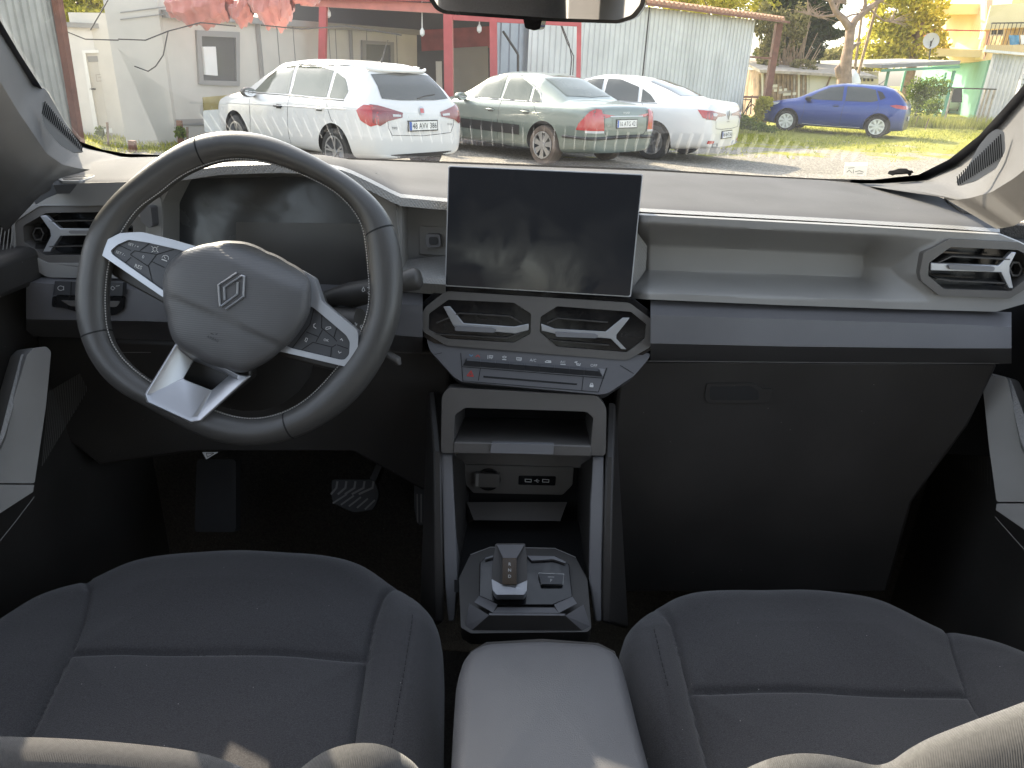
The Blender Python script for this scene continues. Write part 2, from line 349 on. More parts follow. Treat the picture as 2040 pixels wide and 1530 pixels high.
for i in range(int(L_/.22)):
    p = e0+(e1+ex-e0).normalized()*i*.22+nn*.33+V((0, 0, .09)); mb.tube([p, p-nn*.5+V((0, 0, .07))], .085, 6)
mb.build('roof_edge', M['roof_tile'], shed)
mb = MB(); p = s1+ex*.95; mb.bar(p, p+V((0, 0, zb_)), .28, .2); p2 = s1+tt*.1; mb.build('corner_post', M['rust_brown'], shed)
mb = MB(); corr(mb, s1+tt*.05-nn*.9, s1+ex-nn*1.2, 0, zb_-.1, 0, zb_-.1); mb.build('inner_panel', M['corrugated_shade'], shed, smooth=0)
mb = MB()
for z_ in (.9, 2.1): mb = MB(); mb.bar(s1+V((0, 0, z_)), s1+ex+V((0, 0, z_)), .06); mb.build('cross_rail', M['rust_brown'], shed)
bw = thing('bicycle', SH.hit(1487, 222), 'old bicycle parked in the open end of the corrugated shed', 'bicycle')
c0 = s1+tt*.75-nn*.35
for o in (-.5, .5): mb = MB(); mb.tube([c0+tt*o+tt*.31*math.cos(k)+V((0, 0, .33+.31*math.sin(k))) for k in np.linspace(0, 2*math.pi, 25)[:-1]], .018, 6, closed=True); mb.build('wheel', M['rubber'], bw, smooth=60)
mb = MB()
A_, B_, C_, D_ = c0+tt*-.5+V((0, 0, .33)), c0+V((0, 0, .3)), c0-tt*.15+V((0, 0, .8)), c0+tt*.4+V((0, 0, .8))
for u, v_ in ((A_, B_), (A_, C_), (B_, C_), (B_, D_), (C_, D_), (D_, c0+tt*.5+V((0, 0, .33))), (D_, D_+V((0, 0, .15)))): mb.bar(u, v_, .03)
mb.build('frame', M['iron'], bw)
# ---- grey panel and brown post left of the shed, red framed workshop
g0, g1 = G(985, 18.6), G(1048, 19.2)
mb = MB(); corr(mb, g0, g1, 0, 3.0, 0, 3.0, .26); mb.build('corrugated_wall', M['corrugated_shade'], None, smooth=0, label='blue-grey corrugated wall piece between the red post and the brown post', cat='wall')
Yp = 16.8
def post(x0, y0, x1, y1, wpx, Y, mtl, name, label, cat='post', group=None):
    p, q = atY(x0, y0, Y), atY(x1, y1, Y); k = (q-p)/(q.z-p.z) if abs(q.z-p.z) > 1e-3 else V((0, 0, 1)); base = p - k*p.z; wd = wpx/F*Y*.97
    mb = MB(); mb.bar(base, q, wd, wd*.9, upv=(0, 1, 0)); return mb.build(name, M[mtl], None, label=label, cat=cat, group=group)
ws_ = thing('red_workshop', G(900, Yp), 'open workshop with red posts, red beam and dark inside behind the white hatchback', 'workshop')
def wbar(pts, wpx, mtl, name, Y=Yp, par=ws_):
    mb = MB(); a_, b_ = atY(*pts[0], Y), atY(*pts[1], Y); mb.bar(a_, b_, wpx/F*Y, wpx/F*Y*.9, upv=(0, 1, 0)); return mb.build(name, M[mtl], par)
for (x0, y0, x1, y1, w_) in ((646, -60, 640, 240, 13), (892, -60, 896, 300, 16), (982, -40, 985, 300, 13), (1154, 44, 1150, 300, 8)): wbar([(x0, y0), (x1, y1)], w_, 'red_paint', 'post')
wbar([(888, 33), (1158, 47)], 10, 'red_paint', 'beam'); wbar([(600, 2), (890, 18)], 15, 'red_cloth', 'beam')
w0, w1 = G(560, 20.5), G(985, 21.5)
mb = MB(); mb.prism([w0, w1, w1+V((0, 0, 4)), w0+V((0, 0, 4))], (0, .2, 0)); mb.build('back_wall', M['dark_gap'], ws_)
WB = wallpl(w0, w1)
mb = MB(); plate(mb, WB, [(838, 60), (975, 52), (975, 95), (840, 102)], off=.06, th=.05); mb.build('red_panel', M['dark_red'], ws_)
mb = MB(); plate(mb, WB, [(898, 96), (972, 92), (974, 200), (900, 200)], off=.10, th=.03); mb.build('pale_board', M['frame_grey'], ws_)
mb = MB(); plate(mb, WB, [(868, 122), (880, 122), (882, 200), (870, 200)], off=.16, th=.06); mb.build('white_board', M['white_paint'], ws_)
mb = MB(); p_ = atY(640, -10, Yp); mb.prism([V((atY(560, 0, Yp).x, Yp-.2, atY(600, 2, Yp).z)), V((atY(1000, 0, Yp).x, Yp-.2, atY(600, 2, Yp).z+.1)), V((atY(1000, 0, Yp).x, 21.5, 3.9)), V((atY(560, 0, Yp).x, 21, 3.9))], (0, 0, .06)); mb.build('roof', M['dark_red'], ws_)
for x_, y_ in ((654, 18), (841, 55), (955, 48)):
    mb = MB(); p = atY(x_, y_, 16.9); mb.tube([p+V((0, 0, .5)), p, p-V((0, 0, .06)), p-V((0, 0, .13)), p-V((0, 0, .17))], [.008, .012, .05, .05, .01], 8); mb.build('hanging_bulb', M['white_paint'], ws_)
post(1054, 50, 1056, 300, 11, 18.4, 'rust_brown', 'steel_post', 'brown steel post at the near end of the grey shed, right of the red posts')
mb = MB()
for q in (((1002, 62), (1032, 108)), ((1032, 108), (1032, 150))): mb.tube([atY(*q[0], 18.2), atY(*q[1], 18.2)], .03, 6)
mb.build('drain_pipe', M['iron'], None, label='thin dark bent pipe on the blue-grey panel', cat='pipe')
mb = MB()
for q in ([(1117, 50), (1130, 85), (1143, 112), (1141, 150)], [(1120, 52), (1134, 88), (1139, 118), (1136, 150)]): mb.tube([atY(*k, 17) for k in q], .012, 5)
mb.build('hanging_cable', M['iron'], None, label='loose cable bundle hanging beside the thin red post', cat='cable')
# ---- cream cabin behind the hatchback
c0, c1 = G(345, 13.6), G(832, 21.0); CB = wallpl(c0, c1); cz0, cz1 = CB.hit(352, 30).z, CB.hit(825, 64).z
cab = thing('cream_cabin', (c0+c1)/2, 'long cream prefab cabin with grey windows behind the white hatchback', 'cabin')
mb = MB(); bk_ = -CB.n*2.4; mb.prism([c0, c1, c1+V((0, 0, cz1)), c0+V((0, 0, cz0))], bk_); mb.build('wall', M['cabin_cream'], cab)
mb = MB(); mb.bar(c0+V((0, 0, cz0))+CB.n*.06, c1+V((0, 0, cz1))+CB.n*.06, .12, .12); mb.build('eave', M['frame_grey'], cab)
for x_ in (514, 698): 
    mb = MB(); a_ = CB.hit(x_, 60, .03); mb.bar(V((a_.x, a_.y, .05)), V((a_.x, a_.y, 2.2)), .07); mb.build('panel_joint', M['frame_grey'], cab)
for x_ in (552, 584, 655, 668, 730, 790):
    mb = MB(); a_ = CB.hit(x_, 60, .008); mb.bar(V((a_.x, a_.y, .05)), V((a_.x, a_.y, 2.2)), .014); mb.build('panel_groove', M['frame_grey'], cab)
def window(pl_, fr, pane, par, m1='frame_grey', m2='window_dark', off=.02):
    mb = MB(); plate(mb, pl_, fr, [pane], off=off+.03, th=.06); w_ = mb.build('window', M[m1], par); mb = MB(); plate(mb, pl_, pane, off=off, th=.02); mb.build('pane', M[m2], w_); return w_
w1_ = window(CB, [(392, 60), (478, 64), (478, 172), (398, 168)], [(402, 72), (470, 75), (472, 162), (406, 160)], cab)
mb = MB(); plate(mb, CB, [(405, 93), (430, 93), (434, 151), (410, 149)], off=.09, th=.05); mb.build('shutter', M['white_paint'], w1_)
window(CB, [(722, 80), (785, 84), (786, 130), (722, 128)], [(730, 88), (778, 90), (779, 126), (730, 124)], cab)
mb = MB(); plate(mb, CB, [(405, 194), (560, 180), (560, 230), (408, 240)], off=.02, th=.02); mb.build('yellow_base', M['cabin_yellow'], cab)
mb = MB(); plate(mb, CB, [(345, 238), (440, 236), (440, 250), (346, 250)], off=.02, th=.02); mb.build('dark_base', M['frame_grey'], cab)
# ---- wall and awning left of it
d0, d1 = G(238, 13.0), G(340, 13.5); DB = wallpl(d0, d1)
mb = MB(); mb.prism([d0, d1, d1+V((0, 0, 2.8)), d0+V((0, 0, 2.8))], (0, .5, 0)); mw = mb.build('side_wall', M['cabin_cream'], None, label='tall cream wall streaked by sunlight between the two brown posts', cat='wall')
mb = MB()
for k in range(2): plate(mb, DB, [(240, 24+k*14), (336, 12+k*14), (336, 14+k*14), (240, 26+k*14)], off=.02, th=.02)
mb.build('batten', M['frame_grey'], mw)
# ---- white cabin with a door
f0, f1 = G(132, 14.2), G(262, 14.4); FB = wallpl(f0, f1); fz = FB.hit(200, 57).z
wc = thing('white_cabin', (f0+f1)/2, 'small white cabin with a closed pale door at the left', 'cabin')
mb = MB(); mb.prism([f0, f1, f1+V((0, 0, fz)), f0+V((0, 0, fz))], (0, 2.5, 0)); mb.build('wall', M['cabin_white'], wc)
mb = MB(); mb.prism([f0+V((-.1, -.12, fz)), f1+V((0, -.12, fz)), f1+V((0, 2.6, fz)), f0+V((-.1, 2.6, fz))], (0, 0, .08)); mb.build('roof', M['frame_grey'], wc)
mb = MB(); plate(mb, FB, [(163, 100), (224, 98), (247, 262), (189, 268)], [[(170, 106), (219, 105), (240, 254), (196, 258)]], off=.05, th=.06); fr3 = mb.build('door_frame', M['white_paint'], wc)
mb = MB(); plate(mb, FB, [(170, 106), (219, 105), (240, 254), (196, 258)], off=.01, th=.02); dr_ = mb.build('door', M['cabin_cream'], wc)
mb = MB(); plate(mb, FB, [(174, 112), (216, 111), (217, 122), (176, 124)], off=.02, th=.01); mb.build('transom', M['frame_grey'], dr_)
mb = MB(); plate(mb, FB, [(178, 176), (189, 176), (189, 179), (178, 179)], off=.05, th=.04); mb.build('handle', M['iron'], dr_)
mb = MB(); stroke(mb, FB, [(191, 149), (213, 147), (215, 160), (193, 162)], .8, .022, True); stroke(mb, FB, [(196, 154), (208, 153)], .8, .022); mb.build('door_sign', M['frame_grey'], dr_, smooth=0)
# ---- corrugated wall at the far left
h0, h1 = G(-160, 9.5), G(146, 12.0); HB = wallpl(h0, h1)
mb = MB(); corr(mb, h0, h1, 0, 2.7, 0, 2.7, .13, .03); lw = mb.build('metal_wall', M['corrugated_old'], None, smooth=0, label='weathered corrugated metal wall at the far left of the yard', cat='wall')
mb = MB(); p0_, p1_ = atY(112, -10, 11.9), atY(150, 240, 11.9); mb.bar(V((p1_.x, 11.9, 0)), p0_, .13, .1); mb.build('wall_edge', M['rust_brown'], lw)
post(232, -10, 263, 280, 12, 12.0, 'rust_brown', 'steel_post', 'brown steel post in front of the white cabin door, left of two')
post(336, -10, 357, 240, 9, 12.8, 'rust_brown', 'steel_post', 'slim brown steel post between the cream walls, right of two')
# red wrapped post + awning cloth bundles
p = post(458, 30, 487, 250, 12, 13.0, 'red_paint', 'wrapped_post', 'red cloth-wrapped post left of the white hatchback mirror')
aw = thing('rolled_awning', atY(480, 0, 13), 'rolled salmon red awning cloth sagging above the cream cabin', 'awning')
def bundle(pts, rad, name='cloth_roll'):
    P = [atY(x, y, Y) for x, y, Y in pts]; pp = []; rr = []
    for i in range(len(P)-1):
        for k in range(8): f_ = k/8; pp.append(P[i].lerp(P[i+1], f_)); rr.append((rad[i]*(1-f_)+rad[i+1]*f_)*(1+.12*math.sin(i*5+k*1.7)))
    mb = MB(); n_ = 22; rws = []
    for i, (q, r_) in enumerate(zip(pp, rr)):
        rws.append([q+V((0, math.cos(a_), math.sin(a_)))*r_*(1+.16*math.sin(a_*7+i*.35)+.1*math.sin(a_*3-i*.5)) for a_ in np.linspace(0, 2*math.pi, n_, endpoint=False)])
    mb.grid(rws, closed=True); return mb.build(name, M['red_cloth'], aw, smooth=70)
bundle([(335, 12, 13.3), (370, 18, 13.1), (420, 16, 13.0), (462, 4, 13.0)], [.12, .22, .26, .20])
bundle([(458, 20, 12.95), (480, 30, 12.95), (505, 8, 12.95)], [.07, .20, .15], 'cloth_knot')
bundle([(498, -6, 12.9), (530, 14, 12.8), (565, 16, 12.9), (585, -6, 13.0)], [.14, .28, .28, .14])
bundle([(585, -8, 13), (620, 0, 13.2), (640, -12, 13.4)], [.08, .1, .08])
mb = MB()
for w_ in ([(236, 78), (290, 80), (335, 62), (400, 45), (470, 52)], [(335, 62), (325, 110), (310, 132), (295, 142), (268, 132)], [(130, 62), (170, 78), (236, 80)], [(520, 50), (600, 58), (690, 52), (800, 70)], [(180, 60), (215, 0)]): mb.tube([atY(x, y, 12.6) for x, y in w_], .010, 5)
mb.build('overhead_wires', M['iron'], None, label='loose black wires strung between the posts and cabins', cat='wire')
# leaning boards
lb = [((276, 178), (296, 285), 10, 'grey_wood'), ((300, 200), (327, 286), 7, 'grey_wood'), ((325, 195), (350, 284), 8, 'white_paint'), ((352, 205), (376, 280), 6, 'grey_wood')]
labs = ['widest grey board leaning at the cream wall, leftmost of the leaning boards', 'thin grey board leaning just right of the widest board', 'pale board leaning third along below the streaked wall', 'grey board leaning nearest the white hatchback bonnet']
for (a_, b_, w_, m_), l_ in zip(lb, labs):
    q = atZ(*b_, 0); p = atY(*a_, q.y+.45); mb = MB(); mb.bar(q, p, w_/F*12, .03, upv=(0, 1, 0)); mb.build('leaning_board', M[m_], None, label=l_, cat='board', group='boards leaning on the wall')
p_ = Pl(G(418, 12.6), (-.2, -1, 0)); mb = MB(); plate(mb, p_, rnd([(404, 220), (440, 218), (446, 262), (408, 264)], 5), off=0, th=.3); mb.build('white_appliance', M['white_paint'], None, label='white rounded metal box standing beside the hatchback nose', cat='box')
# ---- far left foliage & tree builders
def leaves(mb, c, rad, n_, size, shell=.5, flat=.0, drop=0):
    c = V(c); n_ = int(n_*1.5); size *= .78
    d = RNG.normal(size=(n_, 3)); d /= np.linalg.norm(d, axis=1)[:, None]; r_ = RNG.uniform(shell, 1, n_)**.6
    ns = [RNG.uniform(0, 6, 3) for _ in range(3)]
    for i in range(n_):
        u = d[i]; lump = 1+.22*math.sin(u[0]*5+ns[0][0])*math.sin(u[1]*6+ns[0][1])+.15*math.sin(u[2]*9+ns[1][0])
        p = c + V((u[0]*rad[0], u[1]*rad[1], u[2]*rad[2]))*float(r_[i]*lump)
        a_ = V(RNG.normal(size=3)).normalized(); b_ = a_.orthogonal().normalized(); s_ = size*RNG.uniform(.6, 1.3); b_ = Matrix.Rotation(RNG.uniform(0, 6.28), 3, a_) @ b_; e = a_.cross(b_)
        mb.add([p-b_*s_*.9, p+e*s_*.45, p+b_*s_*.9, p-e*s_*.45], [(0, 1, 2, 3)])
def tree(name, label, trunk, blobs, lm, cat='tree', group=None, size=.12, tr=.15, limbs=()):
    t = thing(name, trunk[0], label, cat, group); mb = MB()
    mb.tube(trunk, [tr*(1-.6*i/max(1, len(trunk)-1)) for i in range(len(trunk))], 10)
    for l_ in limbs: mb.tube(l_, [tr*.45, tr*.3, tr*.1][:len(l_)] if len(l_) <= 3 else [tr*.45*(1-i/len(l_)) for i in range(len(l_))], 6)
    for c_, r_, n_ in blobs:
        if n_ > 60: mb.tube([V(trunk[-1]), V(trunk[-1]).lerp(V(c_), .6)+V((0, 0, .1)), c_], [tr*.4, tr*.25, tr*.08], 6)
    mb.build('trunk', M['bark'], t, smooth=60); mb = MB()
    for c_, r_, n_ in blobs: leaves(mb, c_, r_, n_, size)
    mb.build('crown', M[lm], t, smooth=0, weld=False); return t
def blob(px, py, Y, rpx, rpy, n_): c_ = atY(px, py, Y); return (c_, (rpx/F*Y, rpx/F*Y*.9, rpy/F*Y), n_)
b_ = G(180, 24); tree('leafy_tree', 'yellow green leafy tree behind the small white cabin', [b_, b_+V((0, 0, 2.5))], [blob(150, 10, 24, 34, 36, 900), blob(205, 20, 25, 36, 32, 900), blob(180, -40, 24, 60, 40, 900), blob(175, 35, 24, 50, 22, 600)], 'leaf_yellow', size=.14)
b_ = G(1400, 36); tree('leafy_tree', 'yellow green tree rising over the roof edge of the corrugated shed', [b_, b_+V((0, 0, 3.5))], [blob(1330, -10, 36, 50, 26, 900), blob(1400, -6, 36, 60, 30, 1100), blob(1470, -4, 37, 60, 34, 1100), blob(1440, -30, 37, 90, 30, 900)], 'leaf_yellow', size=.16)
b_ = G(1585, 38); tree('conifer_tree', 'tall dark conifer with hanging yellow green growth right of the shed', [b_, b_+V((0, 0, 7))], [blob(1580, 60, 38, 40, 50, 2200), blob(1600, 0, 38, 62, 46, 2400), blob(1560, 110, 38, 42, 34, 1500), blob(1625, 50, 38, 34, 28, 800), blob(1655, 68, 38, 22, 8, 200), blob(1560, 20, 38, 40, 50, 1400), blob(1610, 95, 38, 26, 40, 900), blob(1590, -60, 38, 60, 50, 1600)], 'leaf_dark', size=.2, tr=.35)
sh = thing('creeper_shrub', G(1560, 35), 'pale creeper with bare stems climbing in front of the dark conifer', 'shrub')
mb = MB()
for i in range(60):
    x0 = random.uniform(1520, 1600); y0 = 168; x1 = x0+random.uniform(-12, 45); y1 = random.uniform(20, 115); mb.tube([atY(x0, y0, 35), atY((x0+x1)/2-4, (y0+y1)/2, 35.2), atY(x1, y1, 35.5)], [.04, .03, .012], 5)
mb.build('stems', M['old_wood'], sh, smooth=60); mb = MB()
for q in ((1530, 110, 20, 30, 500), (1550, 60, 20, 36, 600), (1520, 40, 16, 30, 400), (1590, 50, 18, 30, 380), (1535, 150, 24, 14, 300), (1600, 135, 24, 16, 300)): c_, r_, n_ = blob(q[0], q[1], 34.5, *q[2:]); leaves(mb, c_, r_, n_, .13)
mb.build('foliage', M['leaf_olive'], sh, smooth=0, weld=False)
b_ = G(1800, 44)
tree('leafy_tree', 'tall sparse yellow green tree over the carport, left of the yellow house', [b_, b_+V((0, 0, 4.5)), atY(1800, 60, 44)], [blob(1790, 20, 44, 50, 44, 1100), blob(1820, 70, 44, 50, 40, 1000), blob(1770, 80, 44, 46, 40, 900), blob(1840, 20, 45, 40, 34, 600), blob(1750, 110, 44, 44, 20, 500), blob(1800, -30, 44, 60, 40, 900), blob(1860, 100, 45, 24, 30, 350)], 'leaf_yellow', size=.21, tr=.3)
for i, (x_, y_, w_, h_, l_) in enumerate(((1640, 118, 40, 16, 'low hazy tree right of the conifer, beyond the wooden shed'), (1720, 128, 40, 12, 'low hazy tree between the two leaning poles, far back'), (1680, 112, 30, 18, 'low hazy tree behind the bare trunk, far back'))):
    b_ = G(x_, 70); tree('distant_tree', l_, [b_, b_+V((0, 0, 3))], [blob(x_, y_, 70, w_, h_, 700)], 'leaf_olive', size=.3, tr=.2, group='far trees beyond the sheds')
# bare tree
bt_ = thing('bare_tree', G(1690, 30), 'bare leafless tree with a thick knotty trunk behind the blue car', 'tree')
mb = MB(); T_ = lambda q, r_: mb.tube([atY(x, y, 30) for x, y in q], [r/F*30 for r in r_], 9)
T_([(1680, 205), (1682, 165), (1684, 130), (1690, 95), (1694, 62), (1696, 50)], [15, 13, 11, 8.5, 8, 8]); T_([(1694, 58), (1680, 38), (1665, 24), (1656, 4), (1650, -30)], [7, 6, 5, 4, 3.5]); T_([(1694, 60), (1704, 40), (1718, 28), (1732, 16), (1752, 2), (1775, -12)], [7, 6, 5.5, 5, 4, 3]); T_([(1694, 100), (1704, 90), (1715, 85)], [4, 3, 2]); T_([(1684, 160), (1672, 148), (1668, 136), (1676, 128)], [8, 7, 5, 3]); T_([(1718, 28), (1724, 8), (1722, -20)], [4, 3, 2]); T_([(1668, 30), (1650, 32), (1628, 33), (1610, 28)], [3, 2, 1.5, 1]); T_([(1665, 24), (1672, 4), (1690, -15)], [3, 2.5, 2]); T_([(1732, 16), (1745, 30), (1762, 42), (1775, 44)], [2, 1.6, 1.2, .8]); T_([(1680, 38), (1695, 30), (1712, 27)], [2, 1.6, 1]); mb.build('trunk', M['bark'], bt_, smooth=60)
mb = MB()
for i in range(150):
    x0, y0 = random.choice([(1656, 4), (1718, 28), (1752, 2), (1628, 33), (1775, 44), (1690, -10), (1672, 4), (1610, 28)]); a_ = random.uniform(-3.1, .6); l_ = random.uniform(12, 50); x1, y1 = x0+l_*math.cos(a_), y0+l_*math.sin(a_)*.7; mb.tube([atY(x0, y0, 30), atY((x0+x1)/2+random.uniform(-4, 4), (y0+y1)/2-2, 30), atY(x1, y1, 30)], [.02, .014, .005], 4)
mb.build('twigs', M['bark'], bt_, smooth=0)
post(1700, 160, 1717, 30, 3.6, 33, 'old_wood', 'wooden_pole', 'thin wooden pole just right of the bare tree trunk'); post(1704, 168, 1752, -10, 4.4, 31, 'old_wood', 'wooden_pole', 'long leaning wooden pole right of the bare tree, tilting to the right')
# wooden shed
ws2 = thing('wooden_shed', G(1600, 33), 'ramshackle wooden shed with patched boards behind the blue car', 'shed')
k0, k1 = G(1508, 32.5), G(1700, 34); KB = wallpl(k0, k1); kz = KB.hit(1600, 143).z
mb = MB(); mb.prism([k0, k1, k1+V((0, 0, kz)), k0+V((0, 0, kz))], (0, 4, 0)); mb.build('wall', M['old_wood'], ws2)
mb = MB(); mb.prism([k0+V((-.2, -.5, kz-.1)), k1+V((.6, -.5, kz-.15)), k1+V((.6, 4, kz+.3)), k0+V((-.2, 4, kz+.4))], (0, 0, .10)); mb.build('roof', M['grey_wood'], ws2)
for i in range(22):
    x_ = 1512+i*4.6+random.uniform(-1, 1); t0 = 146+random.uniform(0, 6); 
    if 1580 > x_ > 1530 and i % 2: mb = MB(); yy = 160+i*2; plate(mb, KB, [(x_-12, yy), (x_+14, yy-2), (x_+14, yy+3), (x_-12, yy+5)], off=.06+.01*(i % 3), th=.03)
    else: mb = MB(); plate(mb, KB, [(x_, t0), (x_+3.6, t0), (x_+3, 232), (x_-.5, 232)], off=.05+.015*(i % 3), th=.03)
    mb.build('board', M[['old_wood', 'grey_wood', 'old_wood', 'plaster'][(i*7) % 4]], ws2)
mb = MB(); plate(mb, KB, [(1613, 148), (1674, 152), (1674, 232), (1611, 232)], off=.05, th=.04); pw_ = mb.build('plaster_wall', M['plaster'], ws2)
mb = MB(); plate(mb, KB, [(1654, 152), (1657, 152), (1648, 175), (1645, 175)], off=.1, th=.03); mb.build('board', M['old_wood'], ws2)
p_ = atY(1697, 160, 30.5); mb = MB(); mb.tube([p_+V((0, 0, -.2)), p_, p_+V((0, 0, .2)), p_+V((-.02, 0, .38))], [.34, .32, .2, .04], 12); mb.build('white_sack', M['white_paint'], None, smooth=60, label='white bulging sack in the fork beside the bare tree', cat='sack')
mb = MB(); plate(mb, Pl(G(1780, 40), (0, -1, 0)), [(1700, 143), (1750, 143), (1750, 168), (1700, 168)], off=0, th=1.5); g_ = mb.build('low_hut', M['plaster'], None, label='low pale hut with barred opening behind the leaning poles', cat='hut')
mb = MB()
for x_ in (1712, 1720, 1728, 1736): plate(mb, Pl(G(1780, 39.9), (0, -1, 0)), [(x_, 148), (x_+4, 148), (x_+4, 162), (x_, 162)], off=0, th=.03)
mb.build('window_bars', M['iron'], g_)
# carport
cp_ = thing('carport', G(1820, 36), 'flat-roofed carport with dark green posts beside the yellow house', 'carport')
r_a, r_b = atY(1756, 136, 36), atY(1912, 128, 34); mb = MB(); mb.prism([r_a, r_b, r_b+V((0, 6, .15)), r_a+V((-1.5, 6, .15))], (0, 0, .14)); mb.build('roof', M['frame_grey'], cp_)
mb = MB(); mb.bar(r_a+V((0, -.05, -.1)), r_b+V((0, -.05, -.1)), .1); mb.build('beam', M['wall_green'], cp_)
for x_, Y_ in ((1757, 36), (1886, 34.3), (1790, 41), (1870, 40)):
    p = G(x_, Y_); mb = MB(); mb.bar(p, V((p.x, p.y, r_a.z)), .1); mb.build('post', M['wall_green'], cp_)
# yellow house
ho = thing('yellow_house', G(1990, 40), 'two storey yellow and pink house with balconies and a green ground floor', 'house')
cx_ = 1962; q0, q1, q2 = G(1922, 44), G(cx_, 39), G(2200, 37); HA = wallpl(q0, q1); HB2 = wallpl(q1, q2)
z1_ = HB2.hit(1966, 118).z
mb = MB(); mb.prism([V((q0.x, q0.y, z1_)), V((q1.x, q1.y, z1_)), V((q2.x, q2.y, z1_)), V((q2.x, q2.y+10, z1_)), V((q0.x+1.0, q0.y+8, z1_))], (0, 0, 7)); mb.build('upper_wall', M['wall_yellow'], ho)
mb = MB(); plate(mb, HA, [(1924, 121), (1936, -30), (1960, -30), (1958, 118)], off=.02, th=.02); mb.build('sunlit_face', M['wall_cream_and_sunlit'], ho)  # sunlight on the yellow left wall, put in as a paler plate
mb = MB(); plate(mb, HB2, [(1962, 117), (1967, -30), (1980, -30), (1971, 90), (1958, 118)], off=.03, th=.02); mb.build('pink_face', M['wall_pink'], ho)
mb = MB(); mb.prism([q0+V((1.2, 3, 0)), q1+V((.3, 1.2, 0)), q2+V((0, 1.2, 0)), q2+V((0, 8, 0)), q0+V((1, 8, 0))], (0, 0, z1_)); mb.build('ground_floor', M['wall_green'], ho)
for x0, y0, x1, y1, pl_ in ((1943, 28, 1955, 78, HA), (1978, 22, 2006, 72, HB2)):
    sx_ = (x1-x0); window(pl_, [(x0, y0), (x1, y0), (x1-sx_*.2, y1), (x0-sx_*.25, y1)], [(x0+sx_*.1, y0+3), (x1-sx_*.1, y0+3), (x1-sx_*.28, y1-3), (x0-sx_*.12, y1-3)], ho, 'white_paint', 'window_dark', .05)
mb = MB(); stroke(mb, HB2, [(1991, 23), (1986, 71)], 2.2, .1); stroke(mb, HB2, [(1979, 33), (2004, 34)], 2.0, .1); stroke(mb, HA, [(1948, 30), (1943, 77)], 1.6, .1); mb.build('window_bars', M['white_paint'], ho, smooth=0)
def balcony(pl_, a_, b_, hb, out_, mtl, rail):
    pa, pb = pl_.hit(*a_), pl_.hit(*b_); mb = MB(); mb.prism([pa, pb, pb+pl_.n*out_, pa+pl_.n*out_], (0, 0, -hb)); bb = mb.build('balcony', M[mtl], ho); mb = MB()
    if rail:
        fa, fb = pa+pl_.n*(out_-.06), pb+pl_.n*(out_-.06); mb.bar(fa+V((0, 0, .9)), fb+V((0, 0, .9)), .05); mb.bar(pb+V((0, 0, .9)), fb+V((0, 0, .9)), .05); mb.bar(pa+V((0, 0, .9)), fa+V((0, 0, .9)), .05); L_ = (fb-fa).length
        for i in range(int(L_/.16)): q = fa.lerp(fb, i*.16/L_); mb.bar(q, q+V((0, 0, .9)), .022)
        mb.build('railing', M[rail], bb)
    return bb
balcony(HA, (1926, 95), (1958, 100), .35, 2.6, 'wall_cream_and_sunlit', 'red_paint'); balcony(HA, (1934, 12), (1964, 8), .5, 2.6, 'wall_cream_and_sunlit', 'iron'); balcony(HB2, (1962, 92), (2100, 92), .3, 1.4, 'wall_yellow', 'iron'); balcony(HB2, (1972, 14), (2100, 5), 1.0, 1.0, 'wall_cream_and_sunlit', None)
mb = MB(); pz = HA.hit(1930, 60)+HA.n*2.4; mb.bar(V((pz.x, pz.y, HA.hit(1926, 95).z)), V((pz.x, pz.y, HA.hit(1934, 12).z)), .3); mb.build('balcony_column', M['wall_pink'], ho)
ac = thing('air_conditioner', HB2.hit(2030, 20, .5), 'white air conditioner unit on the upper yellow wall', 'air conditioner')
mb = MB(); plate(mb, HB2, [(2017, 11), (2050, 12), (2050, 30), (2016, 28)], off=.5, th=.3); mb.build('casing', M['white_paint'], ac)
q = HB2.hit(2026, 20, .52); mb = MB(); mb.cyl(q, q+HB2.n*.02, .24, n=20); mb.build('fan', M['iron'], ac)
sd2 = thing('satellite_dish', atY(1855, 80, 36), 'round pale satellite dish on the lower balcony of the yellow house', 'satellite dish')
q = atY(1855, 81, 36); dn_ = V((-.2, -.95, .25)).normalized(); u_ = dn_.orthogonal().normalized(); v2_ = dn_.cross(u_); mb = MB(); mb.grid([[q+(u_*math.cos(a_)+v2_*math.sin(a_))*r_-dn_*(.12*(1-(r_/.33)**2)) for a_ in np.linspace(0, 2*math.pi, 24, endpoint=False)] for r_ in (.001, .12, .22, .33)], closed=True); mb.build('reflector', M['cabin_cream'], sd2, smooth=60); mb = MB(); mb.bar(q-V((0, 0, .3)), q+dn_*.35, .025); mb.bar(q, q-V((0, 0, 1.0))+V((.2, .1, 0)), .04); mb.build('arm', M['iron'], sd2)
lo_ = thing('laundry', HB2.hit(2020, 80, 1.2), 'blue and white laundry hanging over the upper balcony railing', 'laundry')
mat('cloth_blue', (.12, .28, .42), .9, var=.3, vscale=6); mb = MB(); plate(mb, HB2, [(2010, 70), (2030, 70), (2031, 88), (2012, 90)], off=1.36, th=.04); mb.build('towel', M['cloth_blue'], lo_); mb = MB(); plate(mb, HB2, [(2033, 70), (2050, 70), (2050, 88), (2034, 88)], off=1.36, th=.04); mb.build('towel', M['white_paint'], lo_)
